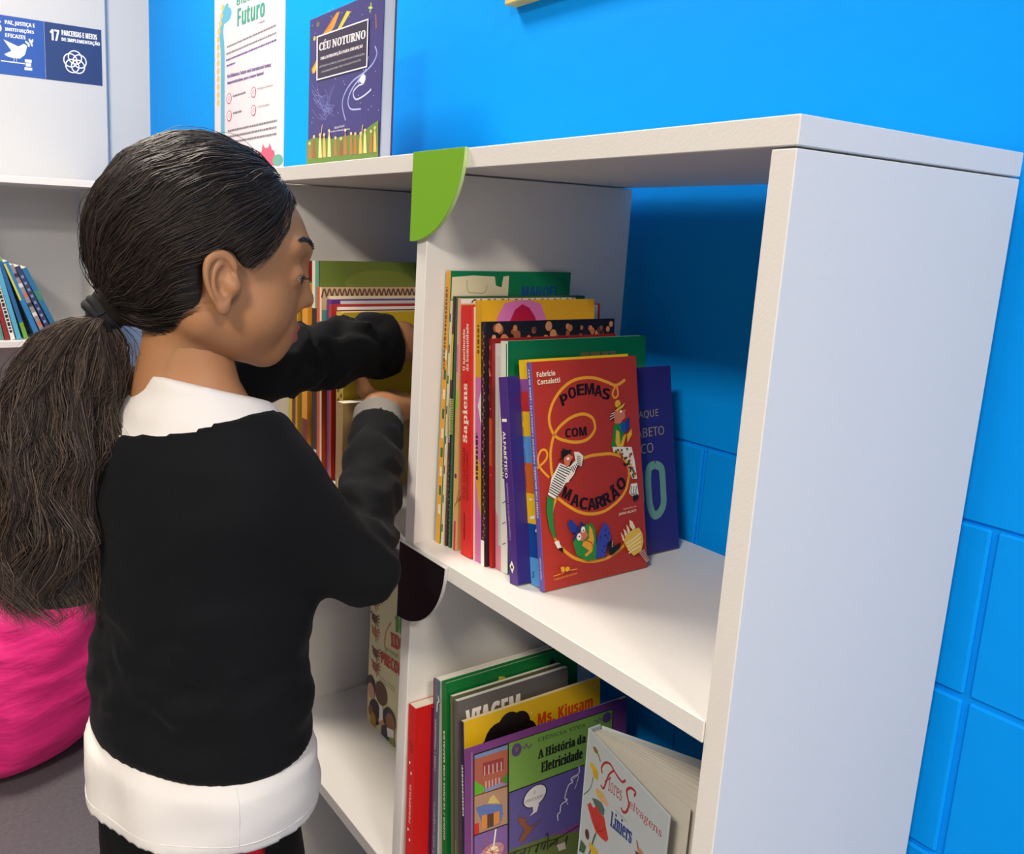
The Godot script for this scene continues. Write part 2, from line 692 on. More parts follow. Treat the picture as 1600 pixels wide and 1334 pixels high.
func tube(st: SurfaceTool, pts: PackedVector3Array, r: float, sides := 4, taper := false) -> void:
	var last := PackedVector3Array()
	var lastn := PackedVector3Array()
	var up := Vector3(0.31, 0.22, 0.92)
	for i in pts.size():
		var d := (pts[mini(i + 1, pts.size() - 1)] - pts[maxi(i - 1, 0)]).normalized()
		var a := d.cross(up).normalized()
		var b := d.cross(a)
		var rr := r
		if taper:
			var f := float(i) / (pts.size() - 1)
			rr = r * clampf(minf(f * 6.0 + 0.25, (1.0 - f) * 4.0), 0.04, 1.0)
		var ring := PackedVector3Array()
		var rn := PackedVector3Array()
		for k in sides:
			var n := a * cos(TAU * k / sides) + b * sin(TAU * k / sides)
			ring.append(pts[i] + n * rr)
			rn.append(n)
		if i > 0:
			for k in sides:
				var k2 := (k + 1) % sides
				for q in [[0, k], [1, k2], [0, k2], [0, k], [1, k], [1, k2]]:
					st.set_normal(lastn[q[1]] if q[0] == 0 else rn[q[1]])
					st.add_vertex(last[q[1]] if q[0] == 0 else ring[q[1]])
		last = ring
		lastn = rn

# ---------------------------------------------------------------- books
# local: the spine faces +z at z = 0, the front cover faces +x at x = 0, the book runs back to z = -w
func book(label: String, group: String, at: Vector3, lean: float, h: float, w: float, th: float, cover: Color, o := {}) -> Node3D:
	var a := deg_to_rad(lean)
	var t := thing("book", label, "book", at + Vector3(0, maxf(0.0, th * sin(a)), 0), group)
	t.rotation_order = EULER_ORDER_YXZ
	t.rotation = Vector3(deg_to_rad(o.get("back", 0.0)), deg_to_rad(o.get("yaw", 0.0)), a)
	var hard: bool = o.get("hard", false)
	var ct := 0.0022 if hard else 0.0006
	var lip := 0.003 if hard else 0.0003
	ct = minf(ct, th * 0.22)
	var m := mat("cover_" + cover.to_html(), cover, o.get("rough", 0.4))
	var st := start()
	cbox(st, Vector3(-ct * 0.5, h * 0.5, -w * 0.5), Vector3(ct, h, w), ct * 0.3)
	cbox(st, Vector3(-th + ct * 0.5, h * 0.5, -w * 0.5), Vector3(ct, h, w), ct * 0.3)
	var sc: Color = o.get("spine", cover)
	if sc == cover:
		cbox(st, Vector3(-th * 0.5, h * 0.5, -ct * 0.5), Vector3(th, h, ct), ct * 0.4)
	part("cover", st.commit(), m, t)
	if sc != cover:
		box_part("spine", Vector3(-th * 0.5, h * 0.5, -ct * 0.5 + 0.0003), Vector3(th + 0.0002, h, ct + 0.0006), mat("cover_" + sc.to_html(), sc, 0.4), t, 0.0004)
	var pc: Color = o.get("pages", rgb(226, 218, 200))
	box_part("pages", Vector3(-th * 0.5, h * 0.5, -(w - lip) * 0.5 - ct * 0.5), Vector3(th - ct * 2, h - lip * 2, w - lip - ct), mat("pages_" + pc.to_html(), pc, 0.8), t, 0.0)
	if o.has("front"):
		var k := Ink.new(self, Vector3(0, 0, 0), Vector3(0, 0, -1), Vector3(0, 1, 0), w, h)
		o.front.call(k)
		k.done("cover_print", t)
	if o.has("side"):
		var k := Ink.new(self, Vector3(-th, 0, 0.0007 if sc != cover else 0.0), Vector3(1, 0, 0), Vector3(0, 1, 0), th, h)
		k.rect(0, 0, th, h, sc)
		o.side.call(k)
		k.done("spine_print", t)
	return t

# spine lettering that runs up (turn 90 degrees) or down the spine
func spine_text(k: Ink, t: String, y0: float, y1: float, c: Color, size := 0.5, at := 0.5, font := "Droid Sans", heavy := 0.0, down := false) -> void:
	var hh := k.w * size
	if down:
		k.text(t, k.w * at - hh * 0.5, y1, y1 - y0, hh, c, -PI / 2, font, heavy)
	else:
		k.text(t, k.w * at + hh * 0.5, y0, y1 - y0, hh, c, PI / 2, font, heavy)

# a line of spine print too small to read
func spine_marks(k: Ink, y0: float, y1: float, c: Color, size := 0.4, at := 0.5) -> void:
	var y := y0
	var n := 0
	while y < y1:
		var l: float = k.w * size * [1.1, 0.7, 1.6, 0.9, 1.3][n % 5]
		k.rect(k.w * (at - size * 0.5), y, k.w * size, minf(l, y1 - y), c)
		y += l + k.w * size * 0.45
		n += 1

func books_upper_right() -> void:
	var g := "books on the upper right shelf"
	var cream := rgb(238, 230, 212)
	book("green picture book with orange spine standing against the divider, tallest on its shelf", g, Vector3(-0.4085, SHELF_A, 0.2741), 0.7, 0.3075, 0.173, 0.0075, rgb(14, 118, 72), {"spine": rgb(222, 160, 50),
		"front": func(k: Ink):
			k.rect(0.003, 0.0, 0.05, 0.23, rgb(226, 214, 178))
			k.p([2, 288, 2, 301, 30, 303, 60, 302, 62, 292, 70, 290, 72, 302, 80, 303, 80, 262, 60, 270, 30, 276, 2, 276], rgb(222, 212, 176))
			k.p([2, 200, 2, 277, 30, 278, 60, 272, 80, 260, 80, 200], rgb(96, 176, 140))
			k.s([22, 298, 24, 286, 34, 284, 46, 284, 50, 292], 0.5, rgb(60, 70, 50))
			k.text("MANOEL", 0.1, 0.279, 0.055, 0.012, rgb(24, 72, 140), 0.0, "Droid Sans", 6)
			k.text("DE BARROS", 0.1, 0.262, 0.06, 0.011, rgb(24, 72, 140), 0.0, "Droid Sans", 6),
		"side": func(k: Ink):
			for i in 9: k.rect(k.w * 0.45, 0.035 + i * 0.022, k.w * 0.55, 0.011, rgb(36, 96, 60) if i % 2 else rgb(232, 222, 196))
			spine_marks(k, 0.2, 0.29, rgb(120, 70, 30), 0.4, 0.4)})
	book("thin cream book with dark patches beside the orange-spined green book", g, Vector3(-0.404, SHELF_A, 0.273), 1.0, 0.276, 0.18, 0.0034, rgb(228, 214, 180), {"side": func(k: Ink):
		for i in 8: k.rect(k.w * 0.2, 0.015 + i * 0.034, k.w * 0.6, 0.009, [rgb(30, 40, 34), rgb(40, 100, 60), rgb(150, 60, 40), rgb(30, 90, 150)][i % 4])})
	book("thin dark brown paperback left of the green-spined book", g, Vector3(-0.398, SHELF_A, 0.272), 1.5, 0.281, 0.182, 0.0032, rgb(74, 44, 44), {"side": func(k: Ink):
		k.rect(0, 0.19, k.w, 0.05, rgb(196, 184, 70)); spine_marks(k, 0.12, 0.17, cream, 0.5)})
	book("thin dark green paperback between brown and tan spines", g, Vector3(-0.392, SHELF_A, 0.271), 2.0, 0.281, 0.185, 0.0034, rgb(36, 96, 66), {"side": func(k: Ink):
		for i in 16: k.oval(k.w * (0.3 + 0.4 * (i % 2)), 0.008 + i * 0.006, 0.0006, 0.0006, rgb(140, 190, 150)); spine_marks(k, 0.13, 0.17, rgb(200, 200, 120), 0.45)})
	book("tan illustrated book with magenta foot left of the red comic", g, Vector3(-0.382, SHELF_A, 0.271), 2.7, 0.2795, 0.164, 0.0058, rgb(214, 168, 104), {"front": func(k: Ink):
			k.rect(0.0, 0.274, 0.164, 0.0053, rgb(236, 230, 222))
			for i in 8: k.s([14 + i * 19, 275, 18 + i * 19, 278, 24 + i * 19, 276, 27 + i * 19, 279], 1.6, rgb(30, 26, 28)),
		"side": func(k: Ink):
			k.rect(k.w * 0.4, 0.0, k.w * 0.6, 0.034, rgb(190, 40, 100)); k.rect(0, 0.19, k.w, 0.09, rgb(222, 160, 140)); k.rect(0, 0.2, k.w * 0.6, 0.03, rgb(206, 120, 160)); k.rect(0, 0.16, k.w * 0.8, 0.02, rgb(160, 190, 70))
			k.oval(k.w * 0.6, 0.085, 0.0022, 0.0028, rgb(110, 30, 70)); k.s([3, 50, 8, 60, 11, 70], 1.0, rgb(110, 80, 60))})
	book("red hardback comic with white lettering on its spine, beside the pink and yellow book", g, Vector3(-0.3528, SHELF_A, 0.270), 5.0, 0.2735, 0.185, 0.0185, rgb(206, 28, 26), {"hard": true, "spine": rgb(214, 30, 28), "side": func(k: Ink):
		spine_text(k, "Sapiens", 0.126, 0.190, cream, 0.58, 0.46, "Droid Serif", 6); spine_text(k, "O nascimento", 0.204, 0.248, cream, 0.27, 0.28, "Droid Serif", 6); spine_text(k, "da humanidade", 0.204, 0.254, cream, 0.27, 0.62, "Droid Serif", 6)
		spine_text(k, "YUVAL NOAH HARARI", 0.062, 0.12, rgb(60, 14, 16), 0.24, 0.32, "Droid Serif"); spine_text(k, "Vandermeulen • Casanave", 0.062, 0.116, rgb(60, 14, 16), 0.2, 0.62, "Droid Serif"); k.oval(k.w * 0.5, 0.192, 0.001, 0.0016, rgb(120, 16, 18)); k.greek(k.w * 0.3, 0.018, k.w * 0.1, 0.03, rgb(90, 14, 16), 5)})
	book("thin cream paperback right after the red comic", g, Vector3(-0.3494, SHELF_A, 0.268), 5.0, 0.2735, 0.176, 0.003, rgb(236, 228, 206), {})
	book("pink and yellow picture book with magenta shape on its cover", g, Vector3(-0.3372, SHELF_A, 0.2676), 5.3, 0.2808, 0.1597, 0.0118, rgb(218, 162, 26), {"front": func(k: Ink):
			k.p([0, 0, 0, 210, 20, 200, 40, 120, 10, 0], rgb(206, 112, 170)); k.p([18, 240, 20, 262, 30, 277, 46, 280, 66, 280, 80, 276, 90, 255, 90, 240], rgb(206, 112, 170)); k.p([32, 240, 36, 256, 44, 270, 54, 276, 64, 272, 72, 262, 78, 246, 78, 240], rgb(176, 14, 56)),
		"side": func(k: Ink):
			k.rect(0, 0.0, k.w, 0.2, rgb(206, 112, 170)); k.p([0, 130, 11.8, 100, 11.8, 46, 7, 60, 0, 96], rgb(214, 160, 40)); k.p([11.8, 145, 5, 170, 11.8, 190], rgb(226, 220, 214)); spine_marks(k, 0.225, 0.255, rgb(120, 80, 20), 0.3)
			spine_marks(k, 0.09, 0.14, rgb(70, 30, 80), 0.3, 0.3)})
	book("dark book with round log ends printed on its cover", g, Vector3(-0.328, SHELF_A, 0.2687), 5.4, 0.2595, 0.184, 0.0085, rgb(24, 20, 30), {"front": func(k: Ink):
			var r := RandomNumberGenerator.new(); r.seed = 4
			for i in 150:
				var x := r.randf_range(0.004, 0.18); var y := r.randf_range(0.17, 0.255); var q := r.randf_range(0.0022, 0.0052) * (1.0 if x < 0.1 else 0.75)
				k.oval(x, y, q, q * 1.1, [rgb(186, 116, 74), rgb(150, 86, 54), rgb(206, 140, 96), rgb(96, 58, 44)][r.randi() % 4], 0.0, 10),
		"side": func(k: Ink):
			for i in 60: k.oval(k.w * (0.35 + 0.4 * fmod(i * 0.618, 1.0)), 0.03 + i * 0.0037, 0.0016, 0.0017, [rgb(150, 90, 60), rgb(110, 66, 48)][i % 2], 0.0, 8)
			k.rect(k.w * 0.05, 0.0, k.w * 0.7, 0.028, rgb(236, 232, 226))})
	book("thin dark red paperback left of the white spines", g, Vector3(-0.3228, SHELF_A, 0.2648), 5.5, 0.2432, 0.178, 0.0046, rgb(140, 26, 28), {"side": func(k: Ink):
		k.rect(0, 0.0, k.w, 0.11, rgb(200, 36, 24)); k.rect(0, 0.11, k.w, 0.05, rgb(208, 84, 34))
		for i in 4: k.oval(k.w * 0.5, 0.1 + i * 0.035, 0.001, 0.001, rgb(226, 120, 120))})
	book("pale grey book with pink foot on its spine", g, Vector3(-0.3132, SHELF_A, 0.2605), 5.6, 0.2385, 0.18, 0.009, rgb(214, 212, 206), {"side": func(k: Ink):
		k.p([0, 0, 9.2, 0, 9.2, 26, 5, 26, 4, 56, 0, 64], rgb(222, 140, 160)); k.rect(k.w * 0.5, 0.026, k.w * 0.3, 0.2, rgb(200, 200, 196))})
	book("book with plain green cover and white spine behind the almanac", g, Vector3(-0.3022, SHELF_A, 0.2602), 5.6, 0.2425, 0.2, 0.0102, rgb(0, 104, 64), {"spine": rgb(222, 220, 208), "front": func(k: Ink):
			k.greek(0.1, 0.222, 0.054, 0.0048, rgb(110, 96, 66), 8); k.rect(0.003, 0.0, 0.0006, 0.2425, rgb(0, 84, 50)),
		"side": func(k: Ink):
			k.rect(k.w * 0.82, 0.16, k.w * 0.18, 0.08, rgb(10, 120, 74)); spine_marks(k, 0.155, 0.178, rgb(40, 50, 46), 0.5, 0.72); k.greek(k.w * 0.2, 0.11, k.w * 0.1, 0.04, rgb(90, 90, 86), 3); spine_marks(k, 0.1, 0.16, rgb(70, 70, 66), 0.24, 0.4)
			for i in 3: k.s([3, 30 + i * 22, 8, 33 + i * 22], 0.8, rgb(40, 40, 40))})
	book("wide dark blue almanac with teal numeral leaning to the blue wall", g, Vector3(-0.2716, SHELF_A, 0.271), 10.6, 0.2100, 0.238, 0.0125, rgb(46, 34, 112), {"spine": rgb(72, 40, 122), "pages": rgb(222, 224, 226), "front": art_almanac, "side": func(k: Ink):
		spine_text(k, "ALFABÉTICO", 0.108, 0.155, cream, 0.42, 0.35, "Droid Sans", 6, true); spine_text(k, "ALMANAQUE DO ALFABETO POÉTICO", 0.045, 0.103, rgb(190, 176, 200), 0.3, 0.35, "Droid Sans", 0, true); k.greek(k.w * 0.15, 0.165, k.w * 0.6, 0.003, cream, 2)
		k.p([1.2, 18, 5, 24, 8.5, 18, 5, 11], cream); k.oval(0.0048, 0.0175, 0.0016, 0.0018, rgb(30, 20, 50))})
	var bands := [rgb(82, 154, 214), rgb(16, 70, 150), rgb(236, 186, 20), rgb(206, 98, 28), rgb(92, 150, 212), rgb(234, 186, 22), rgb(196, 48, 40), rgb(150, 78, 150), rgb(232, 188, 20)]
	book("book with rainbow colour-block spine next to the red noodle cover", g, Vector3(-0.2553, SHELF_A, 0.2545), 10.7, 0.2285, 0.138, 0.0158, rgb(232, 188, 20), {"side": func(k: Ink):
		for i in 9: k.rect(0, [0.0, 0.03, 0.066, 0.098, 0.13, 0.158, 0.184, 0.205, 0.218][i] * 0.96, k.w, [0.03, 0.036, 0.032, 0.032, 0.028, 0.026, 0.021, 0.013, 0.018][i], bands[i] if i < 7 else bands[7 + (i - 7)])
		for i in 5: k.greek(k.w * 0.06, 0.1 + i * 0.022, k.w * 0.05, 0.017, rgb(70, 60, 60), i)
		k.oval(k.w * 0.5, 0.07, 0.004, 0.0018, cream, 0.3); k.oval(k.w * 0.42, 0.088, 0.0026, 0.001, cream); k.oval(k.w * 0.85, 0.058, 0.003, 0.0012, cream, 0.8); k.s([3, 8, 5, 10, 4, 13, 6, 15], 0.9, rgb(24, 40, 80))})
	book("red book with yellow noodle loops and cartoon readers on its front cover", g, Vector3(-0.2486, SHELF_A, 0.256), 11.1, 0.2289, 0.146, 0.0062, rgb(176, 52, 40), {"spine": rgb(104, 88, 168), "rough": 0.36, "front": art_noodle_poems, "side": func(k: Ink):
		spine_text(k, "FABRÍCIO CORSALETTI • JANA GLATT", 0.128, 0.222, cream, 0.5, 0.5, "Droid Sans", 6); spine_text(k, "POEMAS COM MACARRÃO", 0.074, 0.125, cream, 0.5, 0.5, "Droid Sans", 6); spine_text(k, "Companhia das Letrinhas", 0.012, 0.034, cream, 0.5, 0.5, "Droid Serif")})

func books_upper_left() -> void:
	var g := "books on the upper left shelf"
	# [x of the cover side, thickness, height, depth, lean, colour, label, cover colour]
	var rows := [
		[-0.8268, 0.0150, 0.290, 0.20, 0.4, rgb(222, 196, 30), "bright yellow spine, first from the left side panel, behind the arm"],
		[-0.8106, 0.0110, 0.262, 0.20, 1.5, rgb(170, 60, 84), "dark pink spine between yellow and mustard books, behind the arm"],
		[-0.7935, 0.0165, 0.270, 0.20, 1.5, rgb(196, 146, 40), "mustard book with brown lower spine, behind the arm"],
		[-0.7885, 0.0045, 0.300, 0.21, 1.5, rgb(150, 30, 26), "thin tall book with dark red top edge, behind the olive green book"],
		[-0.777, 0.0110, 0.270, 0.20, 1.5, rgb(84, 120, 66), "slim green spine left of the orange one, behind the arm"],
		[-0.7586, 0.0175, 0.268, 0.20, 1.8, rgb(226, 150, 34), "orange spine with maroon foot, behind the near sleeve"],
		[-0.7501, 0.0075, 0.265, 0.20, 2.0, rgb(232, 226, 210), "narrow white spine left of the black book"],
		[-0.7273, 0.0220, 0.302, 0.22, 2.2, rgb(106, 122, 50), "olive green cover, tallest book beside the person's face"],
		[-0.7102, 0.0155, 0.2665, 0.21, 2.6, rgb(206, 84, 34), "orange-red spine and brown zigzag border on its cover"],
		[-0.7023, 0.0070, 0.255, 0.20, 2.6, rgb(226, 214, 180), "slim cream spine with grey patches next to purple one"],
		[-0.6886, 0.0130, 0.2515, 0.2, 2.6, rgb(96, 40, 122), "purple spine and pale grey cover top"],
		[-0.6803, 0.0075, 0.2455, 0.2, 2.6, rgb(176, 44, 40), "thin red paperback between purple and white spines"],
		[-0.6733, 0.0065, 0.2425, 0.2, 2.6, rgb(234, 230, 222), "thin white paperback left of the maroon spine"],
		[-0.6677, 0.0050, 0.239, 0.2, 2.6, rgb(120, 40, 44), "thin maroon paperback left of the yellow patterned spine"],
		[-0.6450, 0.0205, 0.238, 0.2, 2.6, rgb(208, 176, 40), "yellow spine with brown patterns, next to the pulled-out book"],
	]
	for i in rows.size():
		var r: Array = rows[i]
		var o := {}
		match i:
			2: o["side"] = func(k: Ink): k.rect(0, 0.02, k.w * 0.6, 0.12, rgb(96, 48, 30))
			5: o["side"] = func(k: Ink): k.rect(0, 0.0, k.w, 0.07, rgb(120, 30, 40)); spine_marks(k, 0.12, 0.2, rgb(150, 80, 20), 0.4)
			7:
				o = {"spine": rgb(22, 20, 24), "front": func(k: Ink): k.oval(0.1, 0.27, 0.06, 0.02, rgb(124, 134, 58)); k.oval(0.05, 0.24, 0.04, 0.012, rgb(70, 92, 40)),
					"side": func(k: Ink): k.rect(0, 0.235, k.w * 0.45, 0.067, rgb(226, 220, 198)); k.rect(k.w * 0.45, 0.235, k.w * 0.55, 0.067, rgb(90, 150, 130)); spine_marks(k, 0.012, 0.03, rgb(220, 220, 220), 0.4)}
			8:
				o = {"front": func(k: Ink):
					k.rect(0, 0.235, 0.21, 0.0315, rgb(206, 178, 146)); k.rect(0, 0.218, 0.21, 0.017, rgb(90, 146, 140))
					for j in 26: k.s([j * 8, 252, j * 8 + 4, 264, j * 8 + 8, 252], 2.4, rgb(112, 72, 50)),
					"side": func(k: Ink): k.rect(k.w * 0.62, 0.0, k.w * 0.38, 0.2665, rgb(228, 206, 170))}
			9: o["side"] = func(k: Ink): k.rect(0, 0.1, k.w, 0.05, rgb(84, 80, 78)); k.rect(0, 0.03, k.w, 0.03, rgb(200, 120, 60))
			10: o = {"spine": rgb(96, 40, 122), "front": func(k: Ink): k.rect(0.014, 0.1, 0.2, 0.1495, rgb(206, 204, 206)); k.rect(0.014, 0.243, 0.2, 0.002, rgb(140, 40, 50))}
			12: o["front"] = func(k: Ink): k.rect(0.02, 0.1, 0.17, 0.136, rgb(190, 190, 184)); k.rect(0.02, 0.233, 0.05, 0.005, rgb(120, 150, 50))
			14: o["side"] = func(k: Ink):
				k.rect(0, 0.0, k.w, 0.035, rgb(160, 96, 40)); k.rect(0, 0.045, k.w, 0.012, rgb(70, 50, 30))
				for j in 8: k.oval(k.w * (0.3 + 0.4 * (j % 2)), 0.09 + j * 0.007, 0.004, 0.003, rgb(120, 66, 30), 0.5)
				spine_marks(k, 0.17, 0.22, rgb(90, 80, 30), 0.4)
		if r[6].begins_with("olive"):
			book("book with " + r[6], g, Vector3(r[0], SHELF_A, 0.27), r[4], r[2], r[3], r[1], r[5], o)
		else:
			book("book with " + r[6] if not (r[6].begins_with("thin") or r[6].begins_with("mustard")) else r[6], g, Vector3(r[0], SHELF_A, 0.266 + 0.004 * (i % 3)), r[4], r[2], r[3], r[1], r[5], o)
	book("tan kraft-coloured book held in the person's hands, half pulled from the shelf", g, Vector3(-0.6215, SHELF_A, 0.288), 1.0, 0.122, 0.17, 0.019, rgb(178, 146, 92), {"side": func(k: Ink): k.rect(k.w * 0.3, 0.006, k.w * 0.3, 0.012, rgb(210, 190, 150))})

func books_lower() -> void:
	var g := "books on the lower right shelf"
	var white := rgb(238, 234, 226)
	book("red comic book with white dots on its spine, nearest the divider on the lower shelf", g, Vector3(-0.3985, SHELF_B, 0.297), 2.0, 0.238, 0.175, 0.0145, rgb(206, 24, 22), {"spine": rgb(210, 26, 22), "side": func(k: Ink):
		spine_text(k, "PERSÉPOLIS", 0.088, 0.138, white, 0.32, 0.5)
		for p in [[0.35, 0.165], [0.6, 0.153], [0.35, 0.078], [0.6, 0.066]]: k.oval(k.w * p[0], p[1], 0.0014, 0.002, white)
		k.ring(k.w * 0.5, 0.19, 0.003, 0.0008, rgb(60, 10, 14)); k.ring(k.w * 0.6, 0.182, 0.0025, 0.0008, rgb(60, 10, 14))})
	book("thin dark violet book beside the red comic on the lower shelf", g, Vector3(-0.393, SHELF_B, 0.275), 2.5, 0.235, 0.17, 0.0034, rgb(60, 34, 78), {})
	book("cream book with slate blue spine lettered in white, lower shelf", g, Vector3(-0.379, SHELF_B, 0.275), 3.3, 0.2735, 0.176, 0.01, rgb(226, 222, 212), {"spine": rgb(84, 100, 118), "hard": true, "side": func(k: Ink):
		k.rect(0, 0.0, k.w * 0.28, 0.2735, rgb(126, 26, 64)); spine_text(k, "CHRIS | FERNANDEZ", 0.16, 0.225, white, 0.36, 0.62); spine_text(k, "O estrangeiro", 0.05, 0.12, rgb(170, 190, 210), 0.5, 0.62); k.s([8, 235, 9, 246, 12, 250, 10, 256], 1.6, white)})
	book("large green comic album with lettered green spine on the lower shelf", g, Vector3(-0.355, SHELF_B, 0.275), 5.0, 0.2785, 0.203, 0.0095, rgb(0, 112, 48), {"pages": rgb(222, 216, 200), "hard": true, "front": func(k: Ink):
			k.p([70, 240, 76, 268, 84, 266, 92, 258, 98, 240], rgb(196, 196, 40)); k.p([150, 258, 160, 272, 166, 262, 168, 240], rgb(20, 24, 22)),
		"side": func(k: Ink): spine_text(k, "QUINO / 10 ANOS COM MAFALDA", 0.085, 0.22, white, 0.36, 0.5, "Droid Sans", 6)})
	book("olive grey paperback between the green album and grey travel book", g, Vector3(-0.345, SHELF_B, 0.272), 5.4, 0.2665, 0.164, 0.0055, rgb(112, 112, 78), {"pages": rgb(232, 228, 216)})
	book("grey travel book with white title on its cover, lower shelf", g, Vector3(-0.3305, SHELF_B, 0.275), 5.6, 0.2684, 0.166, 0.0065, rgb(98, 94, 90), {"pages": rgb(226, 222, 214), "front": func(k: Ink): k.text("VIAGEM", 0.012, 0.2245, 0.078, 0.03, white, 0.0, "Droid Sans", 6),
		"side": func(k: Ink): k.rect(0, 0.06, k.w * 0.4, 0.04, rgb(130, 130, 90))})
	book("yellow book with black curly hair drawing on its cover, lower shelf", g, Vector3(-0.3146, SHELF_B, 0.275), 6.6, 0.2508, 0.209, 0.005, rgb(226, 182, 24), {"spine": rgb(40, 38, 74), "front": func(k: Ink):
			for q in [[0.05, 0.215, 0.022], [0.065, 0.228, 0.017], [0.08, 0.226, 0.016], [0.037, 0.207, 0.016], [0.09, 0.212, 0.016], [0.062, 0.2, 0.03]]: k.oval(q[0], q[1], q[2], q[2], rgb(22, 18, 18))
			k.text("Ms. Kiusam", 0.108, 0.2155, 0.088, 0.0165, rgb(206, 74, 24), 0.0, "Droid Sans", 6)
			k.oval(0.098, 0.235, 0.0008, 0.0014, white); k.oval(0.2, 0.24, 0.002, 0.001, rgb(236, 220, 150)),
		"side": func(k: Ink): spine_marks(k, 0.14, 0.2, white, 0.5, 0.5); spine_marks(k, 0.03, 0.06, rgb(206, 150, 90), 0.5, 0.5)})
	book("purple comic with green title panel about electricity, lower shelf", g, Vector3(-0.3050, SHELF_B, 0.275), 5.15, 0.2240, 0.240, 0.0052, rgb(120, 60, 128), {"spine": rgb(206, 180, 150), "pages": rgb(214, 208, 196), "front": art_electricity})
	# open book standing in front
	var t := thing("book", "pale blue book of wild flowers standing half open at the lower shelf's front", "book", Vector3(-0.266, SHELF_B, 0.1577), g)
	var pale := mat("pale_blue_cover", rgb(196, 206, 208), 0.5)
	var a0 := atan2(-0.0355, 0.1448)
	var leaves := start()
	var pgm := mat("pages_open", rgb(222, 216, 204), 0.8)
	var f := box_part("front_cover", Vector3(0.0745, 0.125, 0), Vector3(0.149, 0.25, 0.0022), pale, t, 0.0006)
	f.rotation.y = a0
	f.position = Vector3(0, 0, 0)
	var k := Ink.new(self, Vector3(0, 0, 0.0011), Vector3(1, 0, 0), Vector3(0, 1, 0), 0.149, 0.25)
	art_wildflowers(k)
	k.done("cover_print", f)
	var b := box_part("back_cover", Vector3(0.075, 0.125, 0), Vector3(0.15, 0.25, 0.0022), pale, t, 0.0006)
	b.rotation.y = atan2(0.062, 0.13)
	b.position = Vector3(0.002, 0, -0.016)
	var sp := box_part("spine", Vector3(-0.001, 0.125, -0.008), Vector3(0.0022, 0.25, 0.018), pale, t, 0.0006)
	sp.set_meta("label", "pale spine of the open book")
	var n := 9
	for i in n:
		var fr := (i + 0.5) / n
		var ang := lerpf(a0 + 0.12, atan2(0.062, 0.13) - 0.06, pow(fr, 0.8))
		var lst := start()
		var th := 0.0016 if i > 2 else 0.0005
		cbox(lst, Vector3(0.072, 0.125, 0), Vector3(0.142 - 0.002 * (i % 3), 0.244, th), 0.0)
		var lf := part("leaf", lst.commit(), pgm, t)
		lf.rotation.y = ang
		lf.position = Vector3(0.002, 0, lerpf(-0.003, -0.0145, fr))
		if i == 1:
			var lk := Ink.new(self, Vector3(0, 0, th * 0.5), Vector3(1, 0, 0), Vector3(0, 1, 0), 0.142, 0.25)
			lk.rect(0.01, 0.01, 0.122, 0.226, rgb(120, 116, 112)); lk.rect(0.0104, 0.0104, 0.1212, 0.2252, rgb(222, 216, 204)); lk.rect(0.013, 0.013, 0.116, 0.22, rgb(130, 126, 120)); lk.rect(0.0134, 0.0134, 0.1152, 0.2192, rgb(218, 212, 202))
			for j in 14: lk.oval(0.1 + 0.02 * sin(j * 2.1), 0.06 + j * 0.011, 0.006, 0.004, rgb(66, 60, 64), j)
			lk.done("leaf_print", lf)
	book("cream book with painted hands and faces facing outward on the lower left shelf", "", Vector3(-0.7494, SHELF_B, 0.162), 0.0, 0.262, 0.19, 0.012, rgb(222, 210, 168), {"yaw": -90.0, "spine": rgb(170, 60, 50), "front": art_hands})
	book("dark blue night sky hardback standing on top of the set-back bookcase", "", Vector3(-1.101, TOP, 0.12), 0.0, 0.2755, 0.258, 0.024, rgb(56, 50, 118), {"yaw": -90.0, "hard": true, "pages": rgb(206, 206, 206), "front": art_night_sky})

